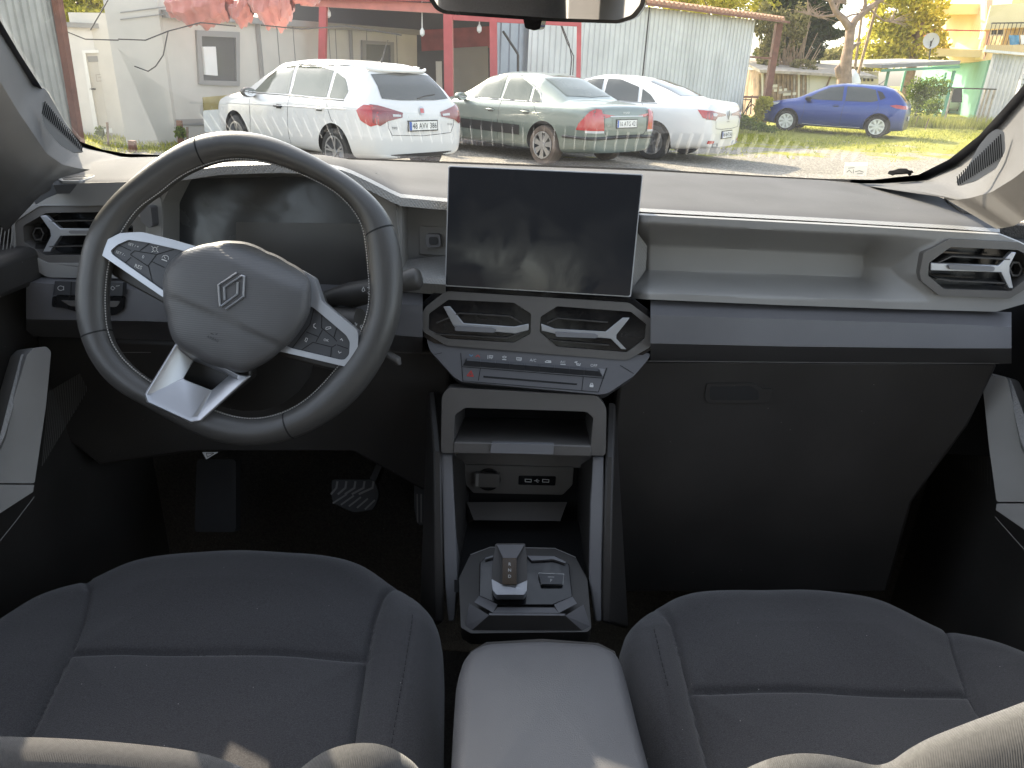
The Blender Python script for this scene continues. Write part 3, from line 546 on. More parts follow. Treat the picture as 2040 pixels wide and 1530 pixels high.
# corrugated lean-to right of the green wall
e0_, e1_ = G(1952, 35), G(2022, 34); EB = wallpl(e0_, e1_); mb = MB(); corr(mb, e0_, e1_, 0, EB.hit(1962, 106).z, 0, EB.hit(2010, 112).z, .16); lt = mb.build('lean_to', M['corrugated'], None, smooth=0, label='pale corrugated lean-to under the balcony of the yellow house', cat='lean-to')
mb = MB(); a_, b2_ = EB.hit(1958, 103, .3), EB.hit(2060, 112, .3); mb.prism([a_, b2_, b2_-EB.n*1.2, a_-EB.n*1.2], (0, 0, .1)); mb.build('roof', M['white_paint'], lt)
mb = MB(); e2_, e3_ = G(2024, 33.8), G(2140, 33); mb.prism([e2_, e3_, e3_+V((0, 0, 2.4)), e2_+V((0, 0, 2.4))], (0, .2, 0)); sl = mb.build('slatted_gate', M['corrugated'], None, label='grey slatted gate at the right end of the corrugated lean-to', cat='gate')
mb = MB()
for k in range(12): mb.bar(e2_+V((0, -.02, .15+k*.19)), e3_+V((0, -.02, .15+k*.19)), .02)
mb.build('slat_gap', M['iron'], sl)
# fence, white car body is built with the cars
fe = thing('low_fence', G(1900, 31), 'low wire fence with dark rail in front of the white car', 'fence')
mb = MB(); mb.bar(atY(1800, 172, 31), atY(1985, 178, 30.5), .05); mb.build('rail', M['iron'], fe)
for x_, Y_ in ((1892, 31), (1958, 30.6), (1966, 30.6), (1976, 30.5), (1830, 31)):
    p = G(x_, Y_); mb = MB(); mb.bar(p, p+V((0, 0, atY(1900, 176, 31).z)), .06); mb.build('post', M['grey_wood'], fe)
mb = MB(); plate(mb, Pl(G(1905, 31.2), (0, -1, 0)), [(1896, 177), (1917, 177), (1917, 204), (1896, 204)], off=0, th=.04); mb.build('dark_panel', M['dark_gap'], fe)
# undergrowth
def shrub(name, label, qs, lm, Y, size=.07, group=None):
    t = thing(name, G(qs[0][0], Y), label, 'shrub', group); mb = MB()
    for q in qs: c_, r_, n_ = blob(q[0], q[1], Y, *q[2:]); leaves(mb, c_, r_, n_, size, .2)
    mb.build('foliage', M[lm], t, smooth=0, weld=False)
    p = G(qs[0][0], Y); mb = MB(); mb.tube([p, p+V((.05, 0, .4))], .02, 5); mb.build('stem', M['bark'], t)
shrub('green_shrub', 'bright green bush between the shed post and the blue car bonnet', [(1515, 215, 12, 18, 500), (1525, 205, 14, 14, 400), (1508, 240, 12, 12, 300)], 'leaf_yellow', 24.5)
shrub('green_shrub', 'dark low weeds at the foot of the corrugated shed', [(1475, 240, 26, 12, 700), (1500, 250, 30, 9, 600), (1530, 258, 18, 7, 300)], 'leaf_green', 23, .05)
shrub('green_shrub', 'tall shadowed shrub right behind the blue car', [(1835, 195, 16, 30, 700), (1860, 175, 30, 22, 900), (1820, 180, 14, 22, 400)], 'leaf_green', 30)
shrub('green_shrub', 'small rounded bush in front of the white car', [(1857, 212, 18, 14, 500)], 'leaf_green', 28.5)
shrub('small_weed', 'young plant growing at the foot of the white cabin door', [(200, 262, 10, 12, 90)], 'leaf_green', 12.5, .05)
shrub('small_weed', 'green weeds at the foot of the slim brown post', [(360, 264, 12, 12, 200)], 'leaf_green', 12.3, .04)
p_ = atZ(338, 272, 0); mb = MB(); mb.box(p_+V((0, 0, .06)), (.45, .25, .10)); mb.build('red_scrap', M['red_paint'], None, bevel=.02, label='red painted scrap lying below the leaning boards', cat='scrap')
# grass as one object
mb = MB()
def tuft(x, y, h_, n_=4, sp=.08):
    for k in range(n_):
        a_ = random.uniform(0, 6.28); o = V((x+random.uniform(-sp, sp), y+random.uniform(-sp, sp), 0)); l_ = V((math.cos(a_), math.sin(a_), 0)); mb.add([o-l_*.012, o+l_*.012, o+V((random.uniform(-.05, .05), random.uniform(-.05, .05), h_*random.uniform(.5, 1.2)))], [(0, 1, 2)])
for i in range(5200):
    px, py = random.uniform(1440, 2010), 248+abs(random.gauss(0, 1))*18+random.uniform(0, 14)
    if math.sin(px*.035+py*.11)+math.sin(px*.013-py*.2)+random.uniform(-.9, .9) < -.1: continue
    p = atZ(px, py, 0); tuft(p.x, p.y, random.uniform(.04, .11))
for i in range(2600):
    px = random.uniform(1800, 2010); py = random.uniform(205, 228); p = atZ(px, py, 0)
    if p.y > 33: p = V((p.x*31/p.y, 31+random.uniform(-1, 1), 0))
    tuft(p.x, p.y, random.uniform(.15, .5), 4, .2)
for i in range(900):
    p = atZ(random.uniform(150, 460), random.uniform(268, 305), 0); tuft(p.x, p.y, random.uniform(.03, .1))
mb.build('grass', M['grass_blade'], None, kind='stuff', smooth=0, weld=False)
# ================================================================ PARKED CARS
mat('paint_white', (.68, .67, .65), .28, coat=.6, var=.02, vscale=2); mat('paint_green_grey', (.17, .205, .18), .32, metal=.3, coat=.6, var=.03, vscale=2); mat('paint_blue', (.008, .042, .24), .28, metal=.3, coat=.8)
mat('car_glass', (.05, .055, .05), .05, spec=.8); mat('glass_green', (.07, .085, .065), .08, spec=.5); mat('tail_red', (.42, .03, .03), .12, coat=1); mat('tail_dark', (.20, .03, .035), .15, coat=1); mat('tyre', (.03, .029, .028), .85, var=.3, vscale=20); mat('tyre_dusty', (.13, .10, .08), .9, var=.4, vscale=8); mat('alloy', (.45, .45, .46), .3, metal=.8); mat('plate_white', (.78, .77, .72), .5); mat('plate_blue', (.05, .12, .4), .5); mat('seam_dark', (.03, .03, .03), .6); mat('black_trim', (.02, .02, .022), .4); mat('lamp_clear', (.55, .55, .55), .1)
from mathutils.geometry import delaunay_2d_cdt
def interp(st, x):
    xs = [s_[0] for s_ in st]; return [float(np.interp(x, xs, [s_[i] for s_ in st])) for i in range(1, len(st[0]))]
class Car:
    def __init__(s, name, label, st, paint, contact, head, group, wb, ro, Wd, wr=.32, z0=.20):
        # st rows: x (from rear axle), roofline z, shoulder z, half width at shoulder, half width at roof
        h = R(head); f = V((math.cos(h), math.sin(h), 0)); l = V((-f.y, f.x, 0)); c = atZ(*contact, 0); o = c-l*(Wd/2-.03)
        s.root = thing(name, o, label, 'car', group, rotz=h); s.wb, s.Wd, s.wr, s.st = wb, Wd, wr, st
        xs = sorted(set([q[0] for q in st] + list(np.arange(st[0][0]+.12, st[-1][0]-.1, .16)))); rws = []
        for x in xs:
            zt, zs, hw, rw = interp(st, x); zb = z0+.10*max(0, (abs(x-wb/2)-wb/2-.35)); m_ = (zs+zb)/2
            up = zt-zs; T = [(0, zb), (hw*.82, zb), (hw*.97, zb+.05), (hw+.012, zb+.20), (hw+.015, m_+.05), (hw+.005, zs-.16), (hw-.005, zs-.06), (hw-.035, zs), (hw-.05+(rw-hw+.05)*.35, zs+up*.35), (hw-.05+(rw-hw+.05)*.72, zs+up*.72), (rw-.02, zs+up*.90), (rw-.12, zs+up*.975), (rw*.5, zt+.005), (0, zt+.012)]
            full = [(y, z) for y, z in T] + [(-y, z) for y, z in T[-2:0:-1]]; rws.append([V((x, y, z)) for y, z in full])
        mb = MB(); mb.grid(rws, closed=True)
        for r_ in (rws[0], rws[-1]):
            c_ = sum(r_, V())/len(r_); mb.add(r_+[c_], [(i, (i+1) % len(r_), len(r_)) for i in range(len(r_))])
        b = mb.build('body', M[paint], None, local=True, smooth=0, sub=2)
        cut = MB()
        for x in (0, wb):
            for y in (1, -1): cut.cyl((x, y*(Wd/2-.30), wr+.01), (x, y*(Wd/2+.3), wr+.01), wr+.055, n=40)
        co = cut.build('cutter', M['black_trim'], None, local=True, smooth=0)
        m_ = b.modifiers.new('b', 'BOOLEAN'); m_.object = co; m_.operation = 'DIFFERENCE'; m_.solver = 'EXACT'; m_.material_mode = 'TRANSFER'
        dg = bpy.context.evaluated_depsgraph_get(); me = bpy.data.meshes.new_from_object(b.evaluated_get(dg)); me.name = 'body'
        bpy.data.objects.remove(b); bpy.data.objects.remove(co)
        s.body = bpy.data.objects.new('body', me); COL.objects.link(s.body); s.body.parent = s.root; me.shade_smooth(); me.set_sharp_from_angle(angle=R(40))
        import bmesh
        bm = bmesh.new(); bm.from_mesh(me); s.bvh = BVHTree.FromBMesh(bm); bm.free()
    def proj(s, a, b, axis, off):   # axis 'L','R' (side: a=x,b=z), 'B' (rear: a=y,b=z)
        if axis == 'B': o, d = V((-3, a, b)), V((1, 0, 0))
        elif axis == 'F': o, d = V((7, a, b)), V((-1, 0, 0))
        elif axis == 'T': o, d = V((a, b, 4)), V((0, 0, -1))
        else: k = 1 if axis == 'L' else -1; o, d = V((a, 3*k, b)), V((0, -k, 0))
        h = s.bvh.ray_cast(o, d)
        if h[0] is None: h = s.bvh.find_nearest(o+d*2.2)
        n_ = h[1]; n_ = n_ if n_.dot(d) < 0 else -n_
        return h[0]+n_*off
    def patch(s, name, poly, axis, mtl, off=.006, step=.05, par=None, label=None):
        n_ = len(poly); pts = []
        for i in range(n_):
            a, b = V(poly[i]).to_2d(), V(poly[(i+1) % n_]).to_2d(); k = max(1, int((b-a).length/step)); pts += [a.lerp(b, j/k) for j in range(k)]
        nb = len(pts); P = np.array([tuple(p) for p in pts]); lo_, hi = P.min(0), P.max(0)
        G_ = np.array([(x, y) for x in np.arange(lo_[0]+step/2, hi[0], step) for y in np.arange(lo_[1]+step/2, hi[1], step)])
        if len(G_): G_ = G_[inside2(G_, [tuple(p) for p in pts])]; pts += [V(tuple(g)) for g in G_ if np.min(np.linalg.norm(P-g, axis=1)) > step*.4]
        vs, _, fs, *_r = delaunay_2d_cdt([V(tuple(p)) for p in pts], [], [list(range(nb))], 1, 1e-5)
        mb = MB(); mb.add([s.proj(v.x, v.y, axis, off) for v in vs], fs); return mb.build(name, M[mtl], par or s.root, local=True, smooth=50, label=label)
    def line(s, name, pts, axis, mtl, r_=.006, off=.002, par=None):
        out = []
        for i in range(len(pts)-1):
            a, b = V(pts[i]).to_2d(), V(pts[i+1]).to_2d(); k = max(2, int((b-a).length/.06)); out += [a.lerp(b, j/k) for j in range(k)]
        out.append(V(pts[-1]).to_2d()); mb = MB(); mb.tube([s.proj(p.x, p.y, axis, off) for p in out], r_, 6); return mb.build(name, M[mtl], par or s.root, local=True, smooth=60)
    def wheels(s, spokes=5, tyre='tyre', rim='alloy', wd=.21, rr=.68, style=0):
        for x in (0, s.wb):
            for k in (1, -1):
                y0 = k*(s.Wd/2-.015); c = V((x, y0-k*.0, s.wr)); mb = MB(); pr_ = [(rr*s.wr, 0), (rr*s.wr+.015, .012), (s.wr-.02, .008), (s.wr, -.03), (s.wr, -wd+.03), (s.wr-.02, -wd), (rr*s.wr, -wd)]; n_ = 40
                mb.grid([[c+V((r_*math.cos(a), k*d, r_*math.sin(a))) for a in np.linspace(0, 2*math.pi, n_, endpoint=False)] for r_, d in pr_], closed=True); w_ = mb.build('wheel', M[tyre], s.root, local=True, smooth=40)
                mb = MB(); R_ = rr*s.wr; mb.grid([[c+V((r_*math.cos(a), k*d, r_*math.sin(a))) for a in np.linspace(0, 2*math.pi, n_, endpoint=False)] for r_, d in ((R_+.004, .012), (R_-.012, .012), (R_-.02, -.05), (R_-.02, -.12), (.001, -.12))], closed=True); mb.build('rim', M['black_trim' if style == 0 else rim], w_, local=True, smooth=40)
                mb = MB()
                for i in range(spokes):
                    a = 2*math.pi*i/spokes+.3; u = V((math.cos(a), 0, math.sin(a))); t = V((-math.sin(a), 0, math.cos(a)))
                    if style == 2:
                        for da in (-.16, .16): u2 = V((math.cos(a+da), 0, math.sin(a+da))); mb.bar(c+u*.05+V((0, k*-.012, 0)), c+u2*(R_-.01)+V((0, k*.002, 0)), .028, .03, upv=(0, 1, 0))
                    else:
                        w0, w1 = (.028, .058) if style != 1 else (.02, .05); q = [c+u*.045+t*w0+V((0, k*.0, 0)), c+u*(R_-.008)+t*w1*.9, c+u*(R_-.008)-t*w1*.9, c+u*.045-t*w0]; mb.prism([p+V((0, k*.004, 0)) for p in q], (0, -k*.03, 0))
                mb.grid([[c+V((r_*math.cos(a), k*d, r_*math.sin(a))) for a in np.linspace(0, 2*math.pi, n_, endpoint=False)] for r_, d in ((R_+.003, .016), (R_-.02, .016), (R_-.02, -.02))], closed=True)
                mb.cyl(c+V((0, -k*.03, 0)), c+V((0, k*.012, 0)), .055, .045, 18); mb.build('wheel_spokes', M[rim], w_, local=True, smooth=40)
    def plate(s, text, y, z, W_=.52, H_=.112, tilt=.05):
        p = s.proj(y, z, 'B', .012); mb = MB(); n_ = V((-1, 0, tilt)).normalized(); u = V((0, -1, 0)); v = u.cross(-n_) if False else V((tilt, 0, 1)).normalized()
        def Q(a, b, o): return p+u*a+v*b+n_*o
        def sheet(w_, h_, o, mtl, nm, par, cx=0, th=.006): mb = MB(); mb.prism([Q(cx-w_/2, -h_/2, o), Q(cx+w_/2, -h_/2, o), Q(cx+w_/2, h_/2, o), Q(cx-w_/2, h_/2, o)], -n_*th); return mb.build(nm, M[mtl], par, local=True, smooth=0)
        b = sheet(W_+.02, H_+.03, .006, 'black_trim', 'number_plate', s.root, th=.02); sheet(W_-.01, H_, .008, 'plate_white', 'plate_face', b, th=.003); sheet(.04, H_-.004, .0095, 'plate_blue', 'plate_band', b, -W_/2+.028, th=.002)
        mb = MB(); text3d(mb, text, Q(.025, 0, .0105), u, v, H_*.66, sx=.86 if len(text) > 9 else .92); mb.build('plate_lettering', M['seam_dark'], b, local=True, smooth=0)
    def text(s, t, y, z, h_, mtl='alloy', name='badge_lettering'):
        p = s.proj(y, z, 'B', .008); mb = MB(); text3d(mb, t, p, (0, -1, 0), (0, 0, 1), h_); mb.build(name, M[mtl], s.root, local=True, smooth=0)
    def mirrors(s, x, z, y, mtl):
        for k in (1, -1):
            mb = MB(); c = V((x, k*(y+.10), z)); rws = []
            for t, r_ in ((-.09, .03), (-.07, .075), (0, .085), (.06, .07), (.10, .02)): rws.append([c+V((t, k*1.35*r_*math.cos(a), r_*math.sin(a)*.85)) for a in np.linspace(0, 2*math.pi, 14, endpoint=False)])
            mb.grid(rws, closed=True); m_ = mb.build('door_mirror', M[mtl], s.root, local=True, smooth=60); mb = MB(); mb.add([c+V((-.088, k*.10*math.cos(a), .058*math.sin(a))) for a in np.linspace(0, 2*math.pi, 14, endpoint=False)], [tuple(range(14))]); mb.build('mirror_glass', M['mirror'], m_, local=True, smooth=0); mb = MB(); mb.bar((x+.02, k*(y-.03), z-.05), (x, k*(y+.06), z-.02), .05, .04); mb.build('mirror_foot', M['black_trim'], m_, local=True)
    def handle(s, x, z, mtl, ax='L'):
        k = 1 if ax == 'L' else -1; p, q = s.proj(x-.09, z, ax, .03), s.proj(x+.09, z, ax, .03); mb = MB(); mb.tube([p-V((0, k*.025, 0)), p, (p+q)/2+V((0, k*.006, 0)), q, q-V((0, k*.025, 0))], [.008, .013, .015, .013, .008], 8); mb.build('door_handle', M[mtl], s.root, local=True, smooth=60); s.patch('handle_cup', [(x-.07, z-.03), (x+.07, z-.03), (x+.07, z+.03), (x-.07, z+.03)], ax, 'seam_dark', .002)
def inside2(P, poly):
    r_ = np.zeros(len(P), bool); n_ = len(poly)
    for i in range(n_):
        (x1, y1), (x2, y2) = poly[i], poly[(i+1) % n_]; c = ((y1 > P[:, 1]) != (y2 > P[:, 1])) & (P[:, 0] < (x2-x1)*(P[:, 1]-y1)/(y2-y1+1e-12)+x1); r_ ^= c
    return r_
GR = 'cars parked in the yard'
# --- white hatchback (roof rails)
T1 = Car('parked_hatchback', 'white five-door hatchback with roof rails, number plate 48 AVV 386, behind the steering wheel', [
 (-.84, .80, .76, .62, .50), (-.80, .98, .90, .76, .60), (-.72, 1.05, .96, .83, .62), (-.58, 1.22, .985, .87, .60), (-.36, 1.40, .99, .885, .57), (-.10, 1.475, .985, .893, .57), (.5, 1.50, .975, .895, .59), (1.2, 1.50, .96, .895, .60), (1.7, 1.45, .95, .893, .60), (2.1, 1.28, .94, .89, .62), (2.5, 1.05, .92, .885, .68), (2.8, .97, .89, .88, .72), (3.2, .90, .84, .85, .70), (3.42, .80, .76, .76, .62), (3.53, .62, .58, .60, .5)],
 'paint_white', (672, 350), 141, GR, 2.64, .8, 1.79, z0=.24)
sideT = [[(2.14, 1.0), (1.86, 1.24), (1.62, 1.36), (1.22, 1.40), (1.14, 1.02)], [(1.06, 1.02), (1.14, 1.405), (.66, 1.41), (.26, 1.36), (.20, 1.02)], [(.13, 1.02), (.19, 1.345), (-.06, 1.27), (-.22, 1.12), (-.20, 1.02)]]
for ax in 'LR':
    for q in sideT: T1.patch('side_window', q, ax, 'glass_green')
    T1.line('window_trim', [(2.2, .985), (1.1, 1.0), (-.22, 1.0)], ax, 'black_trim', .007)
    for q in ([(1.10, 1.40), (1.08, 1.0), (1.10, .60), (1.10, .34)], [(.16, .98), (.02, .75), (-.05, .70)], [(2.16, .95), (2.15, .60), (2.22, .36)]): T1.line('door_seam', q, ax, 'seam_dark', .004, 0)
    T1.handle(1.32, .84, 'black_trim' , ax); T1.handle(.30, .87, 'paint_white', ax)
    T1.line('side_crease', [(2.9, .80), (1.1, .86), (-.3, .90)], ax, 'paint_white', .010, -.002)
T1.patch('rear_window', [(-.60, 1.05), (-.52, 1.34), (0, 1.37), (.52, 1.34), (.60, 1.05), (.30, 1.03), (-.30, 1.03)], 'B', 'car_glass')
T1.line('rear_wiper', [(0, 1.05), (-.15, 1.08), (-.36, 1.10)], 'B', 'black_trim', .009, .01)
for k in (1, -1):
    T1.patch('tail_lamp', [(k*.34, .88), (k*.70, .97), (k*.78, .98), (k*.80, .76), (k*.72, .72), (k*.60, .78), (k*.36, .82)], 'B', 'tail_dark', .010, .04); ax = 'L' if k > 0 else 'R'
    T1.patch('tail_lamp', [(-.80, .96), (-.62, .97), (-.52, .90), (-.60, .78), (-.74, .71), (-.80, .74)], ax, 'tail_red', .010, .04)
    T1.patch('reverse_lamp', [(k*.38, .855), (k*.52, .865), (k*.52, .835), (k*.38, .83)], 'B', 'lamp_clear', .014, .04)
    T1.line('roof_rail', [(.0, .0)]*0 or [(-.12, k*.56), (.3, k*.60), (1.0, k*.62), (1.5, k*.61)], 'T', 'silver', .014, .035)
T1.line('tailgate_seam', [(-.60, .90), (-.60, .70), (-.54, .60), (0, .575), (.54, .60), (.60, .70), (.60, .90)], 'B', 'seam_dark', .004, 0)
T1.plate('48 AVV 386', 0, .71); T1.patch('boot_badge', [(.05*math.cos(a), .90+.055*math.sin(a)) for a in np.linspace(0, 6.28, 17)[:-1]], 'B', 'alloy', .012, .03); T1.patch('badge_centre', [(-.032, .87), (.032, .87), (.032, .93), (-.032, .93)], 'B', 'tail_red', .016, .03); T1.text('FIAT', 0, .90, .028, 'plate_white')
T1.text('TIPO', .50, .69, .03, 'seam_dark'); T1.text('Cross', -.52, .72, .03, 'seam_dark')
T1.patch('bumper_insert', [(-.60, .27), (.60, .27), (.56, .35), (-.56, .35)], 'B', 'black_trim', .006, .05)
T1.mirrors(2.05, 1.0, .86, 'black_trim'); T1.wheels(5, 'tyre', 'alloy', style=2)
mb = MB(); mb.tube([(.06, 0, 1.47), (.02, 0, 1.50), (-.14, 0, 1.78)], [.03, .012, .004], 8); mb.build('aerial', M['black_trim'], T1.root, local=True, smooth=60)
mb = MB(); mb.tube([(-.30, .53, 1.415), (-.40, .4, 1.395), (-.44, 0, 1.39), (-.40, -.4, 1.395), (-.30, -.53, 1.415)], .024, 8); mb.build('roof_spoiler', M['paint_white'], T1.root, local=True, smooth=60)
# --- green-grey sedan
T2 = Car('parked_sedan', 'dusty grey-green sedan with upright red tail lamps, number plate 16 ATG 421', [
 (-1.04, .72, .66, .66, .5), (-1.01, .93, .88, .76, .6), (-.92, .99, .94, .83, .66), (-.60, 1.01, .955, .87, .68), (-.30, 1.04, .955, .885, .66), (.0, 1.20, .95, .895, .60), (.35, 1.36, .94, .90, .57), (.75, 1.425, .93, .90, .58), (1.35, 1.43, .92, .90, .59), (1.75, 1.36, .92, .897, .60), (2.2, 1.12, .92, .89, .64), (2.5, .98, .90, .88, .70), (3.0, .92, .86, .86, .7), (3.4, .84, .78, .78, .66), (3.56, .64, .6, .6, .5)],
 'paint_green_grey', (1080, 328), 136, GR, 2.71, 1.0, 1.80)
sideV = [[(2.2, .98), (1.80, 1.24), (1.50, 1.34), (1.22, 1.355), (1.16, .99)], [(1.08, .99), (1.14, 1.36), (.86, 1.35), (.52, 1.22), (.44, .99)], [(.37, .99), (.44, 1.19), (.28, 1.10), (.16, 1.0)]]
for ax in 'LR':
    for q in sideV: T2.patch('side_window', q, ax, 'glass_green')
    T2.line('window_trim', [(2.24, .965), (1.1, .975), (.14, .985), (.26, 1.12), (.46, 1.22), (.86, 1.375), (1.5, 1.365)], ax, 'alloy', .008)
    for q in ([(1.12, 1.37), (1.10, .97), (1.12, .60), (1.12, .32)], [(.38, 1.2), (.30, .97), (.16, .80), (.05, .70)]): T2.line('door_seam', q, ax, 'seam_dark', .004, 0)
    T2.handle(1.32, .80, 'paint_green_grey', ax); T2.handle(.42, .82, 'paint_green_grey', ax)
    T2.patch('rubbing_strip', [(.55, .44), (2.15, .44), (2.15, .60), (.55, .60)], ax, 'black_trim', .008, .08)
T2.patch('rear_window', [(-.18, .56), (.42, .50), (.52, 0), (.42, -.50), (-.18, -.56), (-.24, 0)], 'T', 'glass_green', .006)
for k in (1, -1):
    T2.patch('tail_lamp', [(k*.60, .93), (k*.70, .94), (k*.84, .72), (k*.84, .62), (k*.56, .62)], 'B', 'tail_red', .012, .04); ax = 'L' if k > 0 else 'R'
    T2.patch('tail_lamp', [(-1.02, .93), (-.94, .93), (-.84, .80), (-.76, .72), (-.72, .62), (-1.02, .62)], ax, 'tail_red', .012, .04)
    T2.patch('lamp_base', [(k*.56, .62), (k*.84, .62), (k*.84, .585), (k*.56, .585)], 'B', 'lamp_clear', .013, .04)
T2.line('boot_seam', [(-.55, .92), (-.55, .62), (-.48, .54), (.48, .54), (.55, .62), (.55, .92)], 'B', 'seam_dark', .005, 0)
T2.patch('plate_recess', [(-.36, .62), (.36, .62), (.36, .82), (-.36, .82)], 'B', 'paint_green_grey', .004, .06); T2.patch('boot_strip', [(-.42, .825), (.42, .825), (.42, .84), (-.42, .84)], 'B', 'alloy', .014, .06)
T2.plate('16 ATG 421', 0, .72); T2.text('VOLVO', 0, .885, .034, 'plate_white'); T2.text('S60', .46, .70, .035, 'alloy')
T2.line('bumper_strip', [(-.84, .50), (-.5, .505), (0, .51), (.5, .505), (.84, .50)], 'B', 'black_trim', .028, 0)
for ax in 'LR': T2.line('bumper_strip', [(-1.0, .50), (-.7, .50), (-.45, .50)], ax, 'black_trim', .024, 0)
T2.mirrors(2.1, .98, .86, 'paint_green_grey'); T2.wheels(7, 'tyre_dusty', 'alloy', style=0)
# --- white sedan
T3 = Car('parked_sedan', 'white sedan with wide red tail lamps parked nearest the long grey shed', [
 (-1.09, .72, .66, .68, .5), (-1.06, .98, .92, .78, .62), (-.96, 1.05, .97, .84, .68), (-.70, 1.07, .975, .87, .68), (-.42, 1.10, .97, .89, .64), (.0, 1.27, .96, .90, .58), (.4, 1.39, .95, .905, .56), (.9, 1.44, .94, .905, .58), (1.4, 1.44, .93, .905, .59), (1.8, 1.36, .93, .90, .60), (2.25, 1.12, .92, .89, .65), (2.55, .99, .9, .88, .7), (3.0, .93, .86, .86, .7), (3.4, .84, .78, .78, .66), (3.55, .64, .6, .6, .5)],
 'paint_white', (1295, 318), 148, GR, 2.71, 1.05, 1.81)
sideM = [[(2.24, .99), (1.85, 1.24), (1.52, 1.35), (1.26, 1.365), (1.20, 1.0)], [(1.12, 1.0), (1.18, 1.37), (.90, 1.365), (.48, 1.25), (.40, 1.0)], [(.33, 1.0), (.40, 1.225), (.20, 1.13), (.04, 1.01)]]
for ax in 'LR':
    for q in sideM: T3.patch('side_window', q, ax, 'car_glass')
    T3.line('window_trim', [(2.26, .98), (1.1, .985), (.0, .995)], ax, 'alloy', .007)
    for q in ([(1.16, 1.37), (1.14, .98), (1.15, .32)], [(.30, .98), (.10, .78)]): T3.line('door_seam', q, ax, 'seam_dark', .004, 0)
    T3.handle(1.34, .84, 'paint_white', ax); T3.handle(.42, .86, 'paint_white', ax)
T3.patch('rear_window', [(-.32, .54), (.34, .48), (.44, 0), (.34, -.48), (-.32, -.54), (-.38, 0)], 'T', 'car_glass', .006)
for k in (1, -1):
    T3.patch('tail_lamp', [(k*.16, .86), (k*.62, .90), (k*.84, .92), (k*.84, .78), (k*.66, .76), (k*.56, .82), (k*.16, .83)], 'B', 'tail_dark', .012, .04); ax = 'L' if k > 0 else 'R'
    T3.patch('tail_lamp', [(-1.07, .92), (-.80, .93), (-.92, .80), (-1.07, .77)], ax, 'tail_red', .012, .04)
    T3.patch('lamp_pale_patch', [(k*.56, .87), (k*.74, .885), (k*.74, .835), (k*.62, .83)], 'B', 'lamp_clear', .016, .04)  # pale clear patch on the tail lamp
    T3.patch('reflector', [(k*.60, .36), (k*.78, .37), (k*.78, .42), (k*.60, .41)], 'B', 'tail_red', .012, .04)
    T3.line('exhaust_trim', [(k*.40, .30), (k*.62, .31), (k*.64, .36), (k*.42, .36), (k*.40, .30)], 'B', 'alloy', .010, .006)
mb = MB(); q = T3.proj(0, .84, 'B', .012)
for a_, b_ in (((0, .075), (-.045, 0)), ((-.045, 0), (0, -.075)), ((0, -.075), (.045, 0)), ((.045, 0), (0, .075))): mb.bar(q+V((0, *a_)), q+V((0, *b_)), .018, .016, upv=(1, 0, 0))
mb.build('diamond_badge', M['alloy'], T3.root, local=True); T3.text('MEGANE', 0, .725, .024, 'seam_dark')
T3.line('boot_seam', [(-.62, .76), (-.58, .62), (-.3, .60), (.3, .60), (.58, .62), (.62, .76)], 'B', 'seam_dark', .004, 0); T3.plate('48 AHT 543', 0, .50)
T3.mirrors(2.15, .99, .86, 'paint_white'); T3.wheels(5, 'tyre', 'alloy', style=2)
# --- blue hatchback
T4 = Car('parked_hatchback', 'blue five-door hatchback with silver hubcaps parked on the grass at the right', [
 (-.70, .74, .68, .62, .48), (-.66, .94, .88, .74, .58), (-.58, 1.02, .95, .82, .62), (-.42, 1.20, .965, .86, .60), (-.22, 1.34, .96, .88, .57), (.10, 1.42, .95, .89, .57), (.7, 1.44, .93, .89, .585), (1.2, 1.44, .92, .89, .59), (1.6, 1.38, .915, .887, .59), (2.0, 1.20, .91, .88, .62), (2.4, .99, .89, .875, .69), (2.8, .92, .84, .86, .7), (3.15, .84, .78, .80, .66), (3.30, .74, .68, .70, .6), (3.38, .58, .52, .56, .5)],
 'paint_blue', (1741, 275), 151, GR, 2.58, .65, 1.78, z0=.19, wr=.31)
sideC = [[(2.12, .96), (1.78, 1.19), (1.50, 1.31), (1.14, 1.36), (1.08, .96)], [(.99, .96), (1.05, 1.36), (.62, 1.355), (.26, 1.30), (.12, 1.01), (.30, .97)]]
for ax in 'LR':
    for q in sideC: T4.patch('side_window', q, ax, 'car_glass')
    T4.patch('corner_trim', [(.06, 1.03), (.22, 1.29), (.06, 1.24), (-.06, 1.10)], ax, 'black_trim')
    for q in ([(1.03, 1.37), (1.0, .94), (1.02, .60), (1.02, .30)], [(.10, .98), (.06, .80), (.20, .60), (.36, .48), (.40, .30)], [(2.14, .92), (2.10, .60), (2.16, .34)]): T4.line('door_seam', q, ax, 'seam_dark', .004, 0)
    T4.handle(1.22, .82, 'paint_blue', ax); T4.line('sill_trim', [(.45, .26), (1.2, .25), (2.1, .27)], ax, 'alloy', .009, .004)
    T4.patch('head_lamp', [(3.30, .66), (2.92, .78), (2.86, .84), (3.10, .82), (3.30, .74)], ax, 'lamp_clear', .01, .05)
    T4.patch('tail_lamp', [(-.67, .90), (-.40, .93), (-.22, .90), (-.40, .84), (-.67, .81)], ax, 'tail_red', .012, .04)
T4.patch('rear_window', [(-.54, 1.03), (-.46, 1.28), (.46, 1.28), (.54, 1.03)], 'B', 'car_glass')
for k in (1, -1): T4.patch('tail_lamp', [(k*.40, .83), (k*.74, .82), (k*.74, .91), (k*.44, .89)], 'B', 'tail_red', .012, .04)
T4.patch('bumper_insert', [(-.6, .24), (.6, .24), (.56, .42), (-.56, .42)], 'B', 'black_trim', .006, .05); T4.plate('48 AHR 17', 0, .56)
mb = MB(); q = T4.proj(0, .84, 'B', .012)
